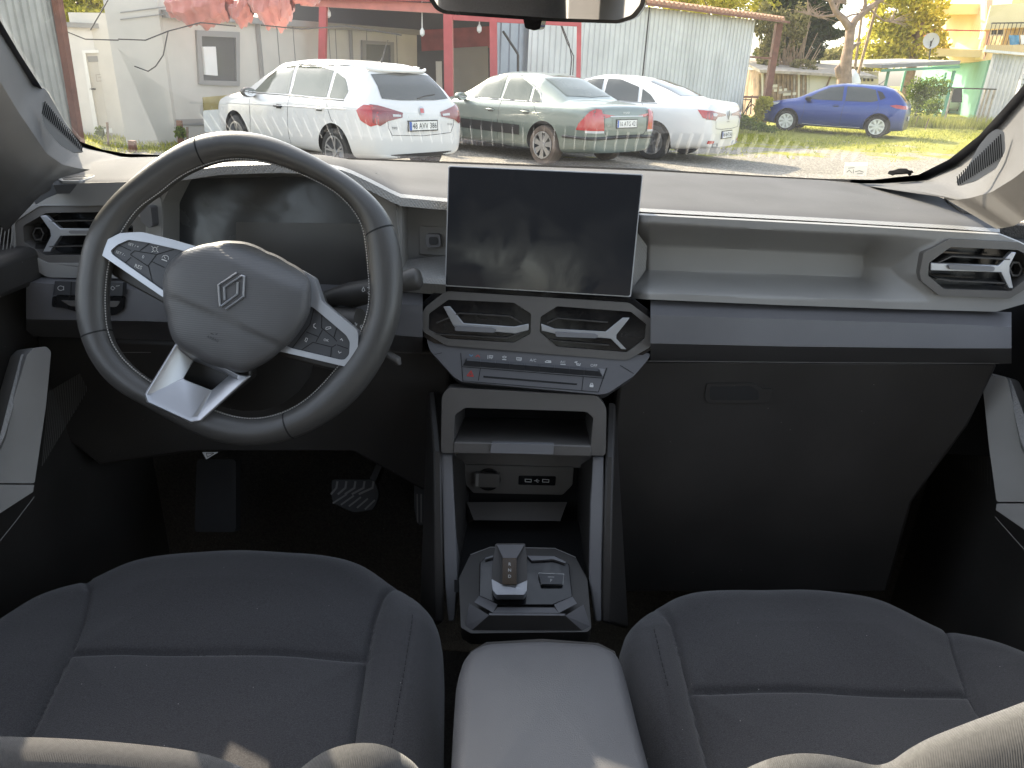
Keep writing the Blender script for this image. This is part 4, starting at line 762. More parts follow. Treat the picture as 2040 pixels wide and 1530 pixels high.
for a_, b_ in (((0, .075), (-.045, 0)), ((-.045, 0), (0, -.075)), ((0, -.075), (.045, 0)), ((.045, 0), (0, .075))): mb.bar(q+V((0, *a_)), q+V((0, *b_)), .018, .016, upv=(1, 0, 0))
mb.build('diamond_badge', M['alloy'], T4.root, local=True)
T4.mirrors(2.02, .98, .84, 'black_trim'); T4.wheels(8, 'tyre', 'plate_white', style=1)
mb = MB(); mb.tube([(.30, 0, 1.43), (.26, 0, 1.46), (.10, 0, 1.62)], [.02, .01, .003], 8); mb.build('aerial', M['black_trim'], T4.root, local=True, smooth=60)
# --- white car behind the fence
T5 = Car('parked_saloon', 'white car with dark windows half hidden behind the fence under the carport', [
 (-1.0, .70, .66, .66, .5), (-.96, .95, .90, .80, .66), (-.5, 1.02, .96, .86, .68), (.0, 1.22, .96, .88, .6), (.45, 1.42, .95, .885, .58), (1.3, 1.46, .94, .885, .6), (1.8, 1.36, .93, .88, .6), (2.3, 1.08, .92, .87, .66), (3.0, .96, .88, .84, .7), (3.4, .84, .78, .76, .62), (3.5, .64, .6, .6, .5)],
 'paint_white', (1800, 221), 4, GR, 2.6, .95, 1.78)
for ax in 'LR':
    for q in ([(2.2, 1.0), (1.8, 1.26), (1.2, 1.38), (1.16, 1.0)], [(1.08, 1.0), (1.12, 1.38), (.5, 1.34), (.1, 1.12), (.05, 1.01)]): T5.patch('side_window', q, ax, 'car_glass')
T5.mirrors(2.1, 1.0, .86, 'paint_white'); T5.wheels(5, 'tyre', 'alloy', style=0)
# ================================================================ THE CAR WE SIT IN
ZT = 1.338
# ---- floor, firewall, roof and doors (dark shell)
shell = thing('car_shell', (0, .4, .3), 'dark cabin shell with floor carpet, grey front pillars and roof lining around the windscreen', 'car interior')
mb = MB(); mb.box((0, -.3, .33), (1.6, 3.0, .03)); mb.build('carpet_floor', M['carpet'], shell)
mb = MB(); mb.box((0, 1.22, .8), (1.62, .03, 1.0)); mb.build('firewall', M['carpet'], shell)
mb = MB(); mb.box((0, 1.27, 1.13), (1.60, .50, .30)); mb.build('reflection_block', M['void_black'], shell)  # unseen black box, added to keep sunlit ground out of the windscreen reflection
mb = MB(); mb.grid([[V((x, y, z-.05*abs(x)**2)) for x in np.linspace(-.8, .8, 15)] for y, z in ((1.46, 1.20), (1.8, 1.17), (2.15, 1.10), (2.35, 1.0), (2.42, .8))]); mb.build('bonnet', M['body_metal'], shell, smooth=60)
mb = MB(); mb.box((0, -.72, 1.70), (1.36, 2.3, .03)); mb.box((0, -1.95, 1.62), (1.36, .3, .03), Matrix.Rotation(R(30), 3, 'X')); mb.build('roof_lining', M['headliner'], shell)
mb = MB(); mb.box((0, -2.1, .75), (1.5, .04, .9)); mb.box((0, -1.45, .78), (1.36, .14, .62)); mb.build('rear_seat_panel', M['dark_plastic'], shell)
mb = MB()
for s in (-1, 1):
    for y in (-.38, -1.3): mb.bar((s*.74, y, 1.1), (s*.66, y-.06, 1.7), .07, .1)
mb.build('window_pillar', M['headliner'], shell)
# windscreen: pane, dark border, defroster reflections come from the real glass
zt, yt = 1.66, .52
base_px = [(-130, 60), (-60, 60), (0, 40), (40, 108), (80, 170), (120, 235), (160, 282), (205, 298), (250, 306), (330, 309), (480, 309), (650, 313), (900, 322), (1280, 336), (1500, 349), (1640, 356), (1740, 358), (1830, 348), (1890, 318), (1950, 270), (2000, 215), (2040, 168), (2100, 95), (2180, 0)]
WS = Pl((0, 1.41, ZT), (0, -(zt-ZT), -(1.41-yt)))
def ws(px, py, off=0): return WS.hit(px, py, off)
bottom = [p for p in base_px[2:22]]
outer = [ws(x, y) for x, y in bottom] + [ws(2140, 20), ws(2140, -260), ws(-100, -260), ws(-60, -60)]
mb = MB(); mb.poly(outer); mb.build('windscreen', M['windscreen_glass'], shell, smooth=0)
def offset_poly(pts, d):
    out = []
    for i in range(len(pts)):
        a, b = V(pts[max(i-1, 0)]).to_2d(), V(pts[min(i+1, len(pts)-1)]).to_2d(); t = (b-a).normalized(); n_ = V((-t.y, t.x)); out.append((pts[i][0]+n_.x*d, pts[i][1]+n_.y*d))
    return out
full = [(-60, -60)] + bottom + [(2140, 20)]
o1 = offset_poly(full, 26); mb = MB(); mb.grid([[ws(x, y, .004) for x, y in full], [ws(x, y, .004) for x, y in o1]]); mb.build('dark_glass_border', M['frit'], shell, smooth=0)
mb = MB(); mb.box((.45, -1.75, 1.42), (.5, .9, .5)); mb.box((-.66, -1.95, 1.42), (.12, .4, .5)); mb.build('rear_pillar_blocker', M['headliner'], shell)  # unseen rear pillar blocks, right one oversized to darken the mirror
# small prints on the glass: a paper label and the little off-road car silhouette
pw = WS
mb = MB(); plate(mb, pw, [(1683, 331), (1728, 330), (1726, 350), (1680, 349)], off=.003, th=.0004); mb.build('glass_label', M['paper_label'], shell, smooth=0)
mb = MB(); 
for a_ in ([(1687, 343), (1692, 339), (1697, 344)], [(1700, 338), (1700, 345)], [(1704, 342), (1712, 340), (1720, 343)], [(1690, 335), (1702, 334)], [(1708, 346), (1718, 346)]): stroke(mb, pw, a_, 1.3, .0036)
mb.build('label_print', M['trim_grey'], shell, smooth=0)
mb = MB(); plate(mb, pw, [(1768, 346), (1771, 341), (1782, 339), (1790, 336), (1806, 336), (1812, 340), (1818, 340), (1820, 344), (1812, 346), (1776, 349)], off=.003, th=.0004)
for cx in (1778, 1812): plate(mb, pw, [(cx+4*math.cos(a), 346+4*math.sin(a)) for a in np.linspace(0, 6, 10)], off=.0036, th=.0004)
mb.build('car_silhouette_print', M['frit'], shell, smooth=0)
# ---- A pillars
def pillar(rows, name, m_):
    n_ = 40; rr = []
    for r_ in rows:
        P = np.array([tuple((atY if q[2] == 'Y' else atX)(q[0], q[1], q[3])) for q in r_]); t = np.linspace(0, 1, len(r_)); tt = np.linspace(0, 1, n_)
        rr.append([V((np.interp(k, t, P[:, 0]), np.interp(k, t, P[:, 1]), np.interp(k, t, P[:, 2]))) for k in tt])
    mb = MB(); mb.grid(rr); return mb.build(name, m_, shell, smooth=60)
def yws(px, py):  return ws(px, py).y
pl_rows = [
 [(x, y, 'Y', yws(x, y)-.004) for x, y in [(-40, -20), (0, 62), (40, 125), (66, 168), (92, 178), (130, 245), (165, 292), (250, 312), (330, 316)]],
 [(x, y, 'Y', yy) for x, y, yy in [(-60, 0, .66), (-14, 85, .80), (22, 150, .9), (48, 190, .98), (84, 225, 1.03), (112, 275, 1.08), (150, 310, 1.12), (195, 320, 1.16), (250, 322, 1.2)]],
 [(x, y, 'Y', yy) for x, y, yy in [(-80, 20, .58), (-30, 112, .70), (8, 175, .80), (36, 222, .86), (66, 266, .91), (92, 305, .96), (125, 328, 1.0), (155, 335, 1.03), (180, 338, 1.05)]],
 [(x, y, 'Y', yy) for x, y, yy in [(-140, 60, .52), (-90, 160, .60), (-50, 240, .68), (-20, 290, .74), (10, 335, .80), (40, 365, .84), (60, 380, .88), (70, 386, .9), (80, 390, .92)]],
 [(x, y, 'Y', yy) for x, y, yy in [(-170, 100, .5), (-125, 200, .58), (-85, 280, .66), (-58, 335, .72), (-32, 385, .78), (-16, 420, .82), (-4, 445, .86), (6, 455, .88), (12, 462, .9)]]]
pillar(pl_rows[:3], 'front_pillar_trim', M['pillar_light'])
pillar(pl_rows[2:], 'front_pillar_trim', M['dark_plastic'])  # inner side of the same pillar, its shade put into a darker plastic
pr_rows = [
 [(x, y, 'Y', yws(x, y)-.004) for x, y in [(2110, 100), (2075, 150), (2040, 192), (2000, 238), (1955, 285), (1900, 330), (1835, 358), (1745, 364), (1690, 364)]],
 [(x, y, 'Y', yy) for x, y, yy in [(2140, 130, .72), (2100, 180, .82), (2062, 225, .9), (2022, 268, .98), (1990, 310, 1.03), (1945, 348, 1.08), (1890, 372, 1.13), (1800, 376, 1.2), (1740, 372, 1.26)]],
 [(x, y, 'Y', yy) for x, y, yy in [(2170, 200, .64), (2140, 250, .72), (2100, 290, .78), (2058, 325, .85), (2020, 355, .90), (1975, 383, .96), (1930, 395, 1.0), (1905, 398, 1.04), (1880, 394, 1.08)]],
 [(x, y, 'Y', yy) for x, y, yy in [(2220, 230, .60), (2190, 290, .67), (2160, 340, .73), (2120, 380, .79), (2080, 410, .84), (2045, 435, .88), (2020, 450, .90), (2000, 454, .92), (1985, 456, .93)]]]
pillar(pr_rows[:3], 'front_pillar_trim', M['pillar_light'])
pillar(pr_rows[2:], 'front_pillar_trim', M['dark_plastic'])  # right pillar's inner side, shade put into the darker plastic likewise
# tweeter grilles in the pillar feet: plate + many ribs
def grille(pl, outline, ribs, name):
    mb = MB(); plate(mb, pl, rnd(outline, 6), off=0, th=.004); g = mb.build(name, M['trim_grey'], shell, smooth=0)
    mb = MB()
    for a, b in ribs: stroke(mb, pl, [a, b], 2.4, .0016)
    o = mb.build('grille_ribs', M['void_black'], g, smooth=0)
gp = Pl(atY(120, 250, .99), (.45, -.85, .28))
ribs = [((86+i*3.1, 206+i*3.6-(0 if i < 4 else 2)), (88+i*3.3+4, 236+i*2.9)) for i in range(24)]
grille(gp, [(84, 200), (96, 208), (122, 250), (150, 278), (167, 303), (146, 304), (118, 288), (92, 258), (84, 236)], [((84+i*3.2+6, 203+i*3.9), (84+i*3.4+0, 226+i*3.2)) for i in range(24)], 'tweeter_grille')
gp = Pl(atY(1960, 310, .99), (-.45, -.85, .28))
grille(gp, [(1986, 256), (2001, 262), (2003, 300), (1985, 335), (1945, 360), (1910, 370), (1904, 362), (1925, 338), (1950, 290), (1970, 266)], [((1907+i*4.1, 352-i*4.0), (1909+i*4.15, 369-i*2.7)) for i in range(22)], 'tweeter_grille')
# ---- doors
def door(sgn, name, label):
    x = sgn*.735
    d = thing(name, (x, .4, .35), label, 'car door')
    mb = MB(); mb.box((x+sgn*.02, .36, .76), (.04, 1.74, .92)); mb.box((x, .3, 1.225), (.09, 1.5, .05)); mb.build('door_panel', M['dark_plastic'], d, bevel=.01)
    mb = MB(); mb.box((sgn*.748, .90, 1.27), (.02, .32, .12)); mb.build('mirror_corner_trim', M['dark_plastic'], d)
    return d
dl = door(-1, 'front_door', 'left front door with a light grey armrest piece beside the steering wheel')
dr = door(1, 'front_door', 'right front door with a light grey armrest piece beside the dark glove box')
pp = Pl(atX(80, 850, -.64), (.72, -.62, .30))
mb = MB(); plate(mb, pp, rnd([(53, 708), (67, 694), (92, 690), (102, 700), (92, 808), (69, 963), (-60, 962), (-60, 990), (8, 860)], 5), off=0, th=.10); mb.build('armrest_trim', M['trim_grey'], dl, bevel=.002)
mb = MB(); plate(mb, Pl(atX(40, 780, -.66), (.5, -.55, .67)), [(42, 706), (56, 706), (10, 866), (-60, 1010), (-75, 985), (0, 868)], off=.0, th=.02); mb.build('armrest_top', M['trim_texture'], dl)
mb = MB(); plate(mb, pp, [(69, 966), (67, 980), (-60, 1062), (-60, 965)], off=0, th=.10); mb.build('armrest_trim', M['trim_grey'], dl, bevel=.001)
mb = MB(); stroke(mb, Pl(atX(40, 1040, -.66), (.8, -.5, .3)), [(68, 990), (30, 1040), (-10, 1090)], 1.3, 0); mb.build('door_seam', M['trim_grey'], dl)
mb = MB()
for i in range(22): stroke(mb, Pl(atX(110, 850, -.70), (.9, -.4, .1)), [(84+i*4.2, 928-i*7), (98+i*3.4, 780-i*2)], 1.3, 0)
mb.build('speaker_grille', M['mid_plastic'], dl, smooth=0)
mb = MB()
for i in range(6): stroke(mb, Pl(atX(10, 480, -.72), (.9, -.4, .1)), [(-14+i*8, 520+i*2), (0+i*6, 432+i*8)], 2, 0)
mb.build('door_grille', M['trim_grey'], dl, smooth=0)
pr = Pl(atX(1990, 870, .66), (-.72, -.62, .30))
mb = MB(); plate(mb, pr, rnd([(1955, 746), (1962, 740), (2006, 752), (2040, 890), (2090, 1000), (1985, 1000), (1970, 890)], 6), off=0, th=.10); mb.build('armrest_trim', M['trim_grey'], dr, bevel=.002)
mb = MB(); plate(mb, Pl(atX(2020, 820, .67), (-.5, -.55, .67)), [(2004, 752), (2014, 757), (2060, 880), (2110, 1000), (2095, 1000), (2034, 880)], off=.0, th=.02); mb.build('armrest_top', M['trim_texture'], dr)
mb = MB(); plate(mb, pr, [(1985, 1003), (2090, 1003), (2090, 1090), (1983, 1016)], off=0, th=.10); mb.build('armrest_trim', M['trim_grey'], dr, bevel=.001)
mb = MB(); stroke(mb, Pl(atX(2010, 1060, .68), (-.8, -.5, .3)), [(1983, 1030), (2045, 1100)], 1.3, 0); mb.build('door_seam', M['trim_grey'], dr)
mb = MB()
for i in range(22): stroke(mb, Pl(atX(1920, 850, .71), (-.9, -.4, .1)), [(1850+i*5.6, 862-i*4.6), (1850+i*5.9, 872+i*4.6)], 1.3, 0)
mb.build('speaker_grille', M['mid_plastic'], dr, smooth=0)
# sill strips
mb = MB(); mb.grid([rows3([(60, 1180, 'Z', .50), (255, 1035, 'Z', .50)], 6), rows3([(105, 1180, 'Z', .53), (270, 1040, 'Z', .53)], 6), rows3([(135, 1195, 'Z', .48), (285, 1050, 'Z', .48)], 6)]); mb.build('sill_strip', M['dark_plastic'], shell, smooth=60)
mb = MB(); mb.grid([rows3([(1775, 1065, 'Z', .50), (2060, 1270, 'Z', .50)], 6), rows3([(1775, 1075, 'Z', .53), (2050, 1285, 'Z', .53)], 6), rows3([(1765, 1090, 'Z', .48), (2040, 1310, 'Z', .48)], 6)]); mb.build('sill_strip', M['lower_plastic'], shell, smooth=60)

# ---- dashboard
dash = thing('dashboard', (0, 1.0, .9), 'grey two-tone dashboard below the windscreen with vents, wide shelf and glove box', 'dashboard')
N = 90
ZR = ZT+.009
far = [(95, 350, 'Z', ZT), (165, 327, 'Z', ZT+.003), (250, 314, 'Z', ZR), (330, 312, 'Z', ZR), (480, 312, 'Z', ZR), (650, 316, 'Z', ZR), (900, 326, 'Z', ZR), (1280, 340, 'Z', ZR), (1500, 352, 'Z', ZR), (1640, 359, 'Z', ZT+.004), (1720, 366, 'Z', ZT), (1850, 387, 'Z', ZT), (1905, 402, 'Z', ZT)]
near = [(62, 385, 'Z', 1.33), (100, 364, 'Z', ZT), (250, 361, 'Z', ZT), (300, 352, 'Y', .965), (345, 336, 'Y', .945), (440, 322, 'Y', .93), (560, 318, 'Y', .93), (640, 322, 'Y', .93), (690, 332, 'Y', .935), (745, 358, 'Y', .945), (795, 384, 'Y', .96), (890, 393, 'Z', ZT), (1085, 402, 'Z', ZT), (1280, 413, 'Z', ZT), (1600, 430, 'Z', ZT), (1900, 447, 'Z', ZT-.002), (1992, 454, 'Z', ZT-.006)]
A, B = rows3(far, N), rows3(near, N)
rows = []
for t in (0, .15, .4, .65, .85, .95, 1.0):
    r_ = []
    for a, b in zip(A, B):
        p = a.lerp(b, t); lift = max(0, b.z-ZT); p.z = a.z + (b.z-a.z)*min(1, t*1.25) + .002*math.sin(math.pi*t) - (.003 if t == 1 else 0); r_.append(p)
    rows.append(r_)
dn = [V((p.x, p.y+.004, p.z-.012)) for p in rows[-1]]
mb = MB(); mb.grid(rows+[dn]); mb.grid([[V((p.x, p.y+.13, p.z-.035)) for p in rows[0]], [V((p.x, p.y+.012, p.z-.035)) for p in rows[0]], rows[0]]); mb.build('top_pad', M['pad_plastic'], dash, smooth=50)
# textured lip under the seam, from the hood across to the right end
def shift(pts, dy, dv): return [(q[0], q[1]+dy, 'Y', (atZ(q[0], q[1], q[3]).y if q[2] == 'Z' else q[3])+dv) for q in pts]
lip = near[2:]
lipw = [0 if q[0] < 300 else 1 for q in lip]
r1 = rows3(shift(lip, 2, -.001), N); r2 = rows3(shift(lip, 9, -.012), N); lo2 = [(q[0], q[1]-(12 if q[0] > 1000 else 0), *q[2:]) for q in lip]; r3 = rows3(shift(lo2, 26, -.014), N); r4 = rows3(shift(lo2, 27, .004), N)
mb = MB(); mb.grid([[V((p.x, p.y+.006, p.z-.004)) for p in r1], r1, r2, r3, r4]); mb.build('textured_lip', M['trim_texture'], dash, smooth=40)
# passenger recess shelf
def pip(px, py, poly):
    c = False; n_ = len(poly)
    for i in range(n_):
        (x1, y1), (x2, y2) = poly[i], poly[(i+1) % n_]
        if (y1 > py) != (y2 > py) and px < (x2-x1)*(py-y1)/(y2-y1+1e-12)+x1: c = not c
    return c
def pds(px, py, poly):
    m_ = 1e9; n_ = len(poly)
    for i in range(n_):
        (x1, y1), (x2, y2) = poly[i], poly[(i+1) % n_]; dx, dy = x2-x1, y2-y1; t = max(0, min(1, ((px-x1)*dx+(py-y1)*dy)/(dx*dx+dy*dy))); m_ = min(m_, math.hypot(px-x1-t*dx, py-y1-t*dy))
    return m_
opening = [(1230, 440), (1500, 456), (1790, 470), (1868, 478), (1846, 505), (1836, 545), (1856, 588), (1850, 600), (1560, 593), (1230, 582)]
backp = [(1289, 489), (1500, 498), (1722, 508), (1716, 552), (1500, 545), (1285, 538)]
vent_out = [(1893, 476), (2029, 482), (2062, 500), (2072, 522), (2066, 562), (2012, 595), (1871, 589), (1836, 560), (1832, 545), (1840, 504)]
vent_in = [(1955+(x-1955)*.96, 536+(y-536)*.93) for x, y in vent_out]
Tl = [(1258, 424), (1700, 447), (1900, 459), (1990, 464), (2030, 480), (2090, 512)]; Bl = [(1258, 595), (1560, 608), (1800, 616), (1985, 621), (2045, 604), (2090, 570)]
xs_ = np.linspace(1258, 2090, 210); NV = 52; rws = []; keep = []
for j in range(NV+1):
    r_ = []
    for x in xs_:
        yt, yb = np.interp(x, *zip(*Tl)), np.interp(x, *zip(*Bl)); y = yt+(yb-yt)*j/NV; d = 0
        if pip(x, y, opening):
            if pip(x, y, backp): k = 1
            else: a_ = pds(x, y, opening); b_ = pds(x, y, backp); k = a_/(a_+b_+1e-6)
            k = k*k*(3-2*k)*.35 + k*.65; d = .062*k
        base = .940-.006*j/NV
        if j == 0: base += .006
        base += .03*max(0, (1292-x)/34)
        r_.append(atY(x, y, base+d))
    rws.append(r_)
rws.append([V((p.x, p.y+.02, p.z-.002)) for p in rws[-1]])
mb = MB(); n0 = len(xs_); mb.v = [tuple(q) for r_ in rws for q in r_]
for j in range(len(rws)-1):
    for i in range(n0-1):
        x = xs_[i]; yt, yb = np.interp(x, *zip(*Tl)), np.interp(x, *zip(*Bl)); y = yt+(yb-yt)*(j+.5)/NV
        if not pip(x+2, y, vent_in): mb.f.append((j*n0+i, j*n0+i+1, (j+1)*n0+i+1, (j+1)*n0+i))
mb.build('passenger_panel', M['trim_grey'], dash, smooth=50)
def prow(r_, n_=40):
    P = np.array([tuple(atY(q[0], q[1], q[3])) for q in r_]); t = np.array([0, .42, .8, 1]); tt = np.linspace(0, 1, n_)
    return [V((np.interp(k, t, P[:, 0]), np.interp(k, t, P[:, 1]), np.interp(k, t, P[:, 2]))) for k in tt]
mb = MB(); mb.grid([[atY(1256, 444, .965), atY(1289, 490, .985)], [atY(1256, 500, .965), atY(1288, 515, .99)], [atY(1256, 583, .965), atY(1286, 538, .995)]]); mb.build('shelf_end', M['trim_texture'], dash)
# right vent surround
PR = plY(1940, 530, .932, 4)
rv_outer = [(1893, 476), (2029, 482), (2062, 500), (2072, 522), (2066, 562), (2012, 595), (1871, 589), (1836, 560), (1832, 545), (1840, 504)]
def vent(pl, bezel, hole, slats, vane, slider, knob, name='air_vent', dep=.035, bez=True, b_mat='mid_plastic'):
    mb = MB()
    if bez:
        plate(mb, pl, rnd(bezel, 4), [rnd(hole, 3)], off=.0, th=.02, hd=.035); v = mb.build(name, M[b_mat], dash, bevel=.0015)
    else: v = dash
    mb = MB(); mb.poly([pl.hit(x, y, -dep) for x, y in hole]); h_ = [pl.hit(x, y, -.004) for x, y in hole]; h2 = [pl.hit(x, y, -dep) for x, y in hole]; mb.grid([h_+[h_[0]], h2+[h2[0]]]); mb.build('vent_cavity', M['gloss_black'], v if bez else dash, smooth=0)
    mb = MB()
    for s_ in slats:
        for a, b in zip(s_[:-1], s_[1:]): mb.bar(pl.hit(*a, -.010), pl.hit(*b, -.010), .022, .0016, upv=pl.n.cross(V((1, 0, 0))))
    mb.build('slats', M['dark_plastic'], v if bez else dash, smooth=0)
    mb = MB(); plate(mb, pl, vane, off=.001, th=.007); mb.build('vane', M['silver'], v if bez else dash, bevel=.0008)
    mb = MB(); plate(mb, pl, rnd(slider, 3), off=.005, th=.008); mb.build('slider', M['strut_grey'], v if bez else dash, bevel=.0008)
    cx, cy, r_ = knob
    mb = MB(); hx = [(cx+r_*math.cos(a)*.8, cy+r_*math.sin(a)) for a in np.linspace(0, 2*math.pi, 7)[:-1]]; plate(mb, pl, hx, [[(cx+(x-cx)*.75, cy+(y-cy)*.75) for x, y in hx]], off=-.012, th=.01); mb.build('vent_dial', M['dark_plastic'], v if bez else dash)
vent(PR, rv_outer, [(1894, 492), (2028, 498), (2052, 512), (2054, 548), (2014, 580), (1881, 576), (1849, 549), (1851, 524)],
     [[(1862, 520), (1888, 508), (2002, 514)], [(1858, 552), (1886, 556), (1992, 561)]],
     [(1855, 524), (1990, 529), (2016, 502), (2025, 503), (2012, 529), (2012, 543), (2019, 575), (2010, 575), (1994, 543), (1854, 539)],
     [(1893, 527), (1980, 531), (1983, 535), (1979, 541), (1895, 537), (1890, 532)], (2024, 536, 17))
# left vent
PLv = plY(150, 465, .955, 8)
lv_outer = [(78, 411), (240, 409), (290, 440), (290, 490), (250, 524), (95, 524), (30, 492), (29, 442)]
mb = MB(); plate(mb, PLv, rnd([(92, 366), (300, 361), (322, 400), (322, 556), (95, 553), (24, 512), (22, 436), (40, 412)], 8), [rnd(lv_outer, 5)], off=.002, th=.03, hd=.03); mb.build('vent_surround', M['trim_grey'], dash, bevel=.002)
vent(PLv, lv_outer, [(92, 424), (225, 422), (265, 450), (265, 482), (225, 508), (88, 508), (48, 482), (46, 450)],
     [[(108, 440), (215, 438), (240, 450)], [(108, 490), (215, 488), (240, 478)]],
     [(79, 430), (92, 429), (120, 455), (250, 455), (250, 468), (120, 470), (99, 502), (85, 502), (101, 470), (99, 458)],
     [(138, 459), (215, 459), (215, 466), (140, 466), (136, 462)], (76, 466, 15))
# lower dash (both sides)
def low(side):
    if side > 0:
        xs = (1296, 1560, 1900, 2015); rr = [[(x, y0, 'Y', .948) for x, y0 in zip(xs, (598, 609, 618, 622))], [(x, y0, 'Y', .915) for x, y0 in zip(xs, (628, 636, 646, 652))], [(x, y0, 'Y', .905) for x, y0 in zip(xs, (684, 690, 694, 694))], [(x, y0, 'Y', .93) for x, y0 in zip(xs, (700, 704, 704, 702))], [(x, y0, 'Y', .965) for x, y0 in zip(xs, (718, 724, 726, 724))]]
    else:
        xs = (52, 300, 640, 842); rr = [[(x, y0, 'Y', .955) for x, y0 in zip(xs, (548, 556, 566, 576))], [(x, y0, 'Y', .925) for x, y0 in zip(xs, (562, 580, 600, 608))], [(x, y0, 'Y', .915) for x, y0 in zip(xs, (636, 640, 656, 672))], [(x, y0, 'Y', .94) for x, y0 in zip(xs, (642, 646, 664, 680))], [(x, y0, 'Y', .965) for x, y0 in zip(xs, (670, 676, 690, 704))]]
    mb = MB(); mb.grid([prow(r_) for r_ in rr]); mb.build('lower_band', M['lower_plastic'], dash, smooth=35)
low(1); low(-1)
# glove box and knee panels
gb = plY(1600, 850, .965, -4)
mb = MB(); plate(mb, gb, [(1235, 722), (1990, 726), (1930, 850), (1820, 1000), (1770, 1180), (1230, 1180), (1214, 900)], off=0, th=.03); g = mb.build('glove_box', M['dark_plastic'], dash, bevel=.006)
mb = MB(); plate(mb, gb, rnd([(1408, 764), (1500, 764), (1520, 775), (1540, 775), (1538, 795), (1520, 803), (1410, 803), (1404, 790)], 6), off=.003, th=.004); h_ = mb.build('glove_box_latch', M['dark_plastic'], g, bevel=.0015)
mb = MB(); plate(mb, gb, rnd([(1414, 770), (1498, 770), (1512, 780), (1512, 797), (1414, 797)], 6), off=.0036, th=.004); mb.build('latch_recess', M['rubber'], g, bevel=.001)
mb = MB(); stroke(mb, gb, [(1262, 719), (1620, 722), (1990, 724)], 1.2, .004); mb.build('glove_box_seam', M['trim_grey'], g, smooth=0)
kb = plY(300, 800, .98, -8)
mb = MB(); plate(mb, kb, [(70, 672), (900, 700), (880, 1000), (700, 900), (400, 900), (200, 930), (110, 860)], off=0, th=.03); mb.build('knee_panel', M['dark_plastic'], dash, bevel=.006)
mb = MB(); stroke(mb, kb, [(236, 702), (300, 702)], 1.3, .004); mb.build('panel_seam', M['trim_grey'], dash, smooth=0)
# switch bank left of the wheel
sb = plY(175, 600, .915, 5)
mb = MB(); plate(mb, sb, [(108, 560), (245, 563), (245, 590), (105, 588)], off=.001, th=.01); bk = mb.build('switch_bank', M['key_plastic'], dash, bevel=.001)
mb = MB()
for x in (142, 178, 212): stroke(mb, sb, [(x, 562), (x-1, 588)], 1.4, .0016)
mb.build('switch_gap', M['void_black'], bk, smooth=0)
mb = MB(); stroke(mb, sb, [(121+6*math.cos(a), 574+4.5*math.sin(a)) for a in np.linspace(0, 6.3, 12)], 1.1, .0018); stroke(mb, sb, [(127, 570), (127, 578)], 1, .0018); stroke(mb, sb, [(154, 570), (154, 578)], 1.3, .0018)
stroke(mb, sb, [(224, 570), (220, 574), (225, 578), (229, 574), (224, 570)], 1, .0018); stroke(mb, sb, [(231, 570), (238, 569)], 1, .0018); mb.build('switch_symbols', M['icon_white'], bk, smooth=0)
mb = MB(); plate(mb, sb, rnd([(104, 590), (245, 592), (244, 618), (228, 628), (170, 626), (120, 612), (103, 612)], 5), off=.0006, th=.008); mb.build('coin_tray', M['gloss_black'], dash, bevel=.001)
mb = MB(); plate(mb, sb, rnd([(120, 598), (240, 600), (232, 612), (140, 610)], 5), off=.0012, th=.008); mb.build('coin_tray_lip', M['mid_plastic'], dash, bevel=.001)
# defroster side vents
def defrost(outline, bars):
    t = Pl((0, 0, ZT-.002), (0, 0, 1))
    mb = MB(); plate(mb, t, rnd(outline, 6), off=.004, th=.004); v = mb.build('side_demister', M['trim_grey'] if outline[0][0] < 500 else M['pad_plastic'], dash, bevel=.001)
    mb = MB()
    for b in bars: plate(mb, t, b, off=.0046, th=.001)
    mb.build('demister_slots', M['void_black'], v, smooth=0)
defrost([(112, 352), (130, 342), (165, 332), (198, 334), (192, 350), (160, 360), (118, 360)], [[(150, 335), (190, 335), (188, 339), (146, 340)], [(140, 342), (192, 341), (188, 345), (136, 347)], [(132, 348), (190, 347), (182, 351), (128, 353)], [(124, 354), (176, 353), (160, 358), (126, 358)]])
defrost([(1880, 388), (1930, 396), (1975, 418), (1965, 424), (1920, 420), (1888, 402)], [[(1892, 396), (1918, 402), (1914, 404), (1892, 400)], [(1905, 405), (1938, 409), (1934, 412), (1906, 408)], [(1925, 412), (1955, 415), (1950, 418), (1928, 416)]])
# windscreen defroster grille on the far edge of the pad (seen again as ticks in the glass)
t = Pl((0, 0, ZT+.010), (0, 0, 1)); mb = MB()
for i in range(66):
    x = -.62+i*.0185; mb.box((x, 1.345, ZT-.016), (.0016, .058, .016))
g = mb.build('defroster_ribs', M['rib_grey'], dash, smooth=0)
mb = MB(); mb.box((-.02, 1.345, ZT-.026), (1.24, .066, .004)); mb.build('defroster_slot', M['void_black'], dash)
# ---- driver display
cl = plY(540, 470, .965, 12)
mb = MB(); plate(mb, cl, rnd([(298, 400), (330, 346), (560, 340), (700, 348), (745, 372), (800, 400), (800, 600), (298, 600)], 6), [rnd([(325, 400), (350, 350), (560, 346), (690, 352), (742, 392), (748, 560), (600, 592), (325, 570)], 5)], off=.01, th=.05, hd=.05); hood = mb.build('display_housing', M['trim_grey'], dash, bevel=.002)
mb = MB(); plate(mb, cl, [(320, 345), (750, 345), (750, 600), (320, 600)], off=-.035, th=.006); mb.build('driver_display', M['cluster_glass'], hood)
mb = MB(); plate(mb, cl, rnd([(470, 442), (735, 446), (735, 590), (470, 590)], 4), off=-.033, th=.001); mb.build('display_glass', M['display_face'], hood)
mb = MB(); plate(mb, plY(295, 430, .94, 5), rnd([(278, 418), (286, 410), (300, 412), (304, 450), (296, 455), (280, 440)], 4), off=0, th=.02); mb.build('housing_side', M['lower_plastic'], dash)
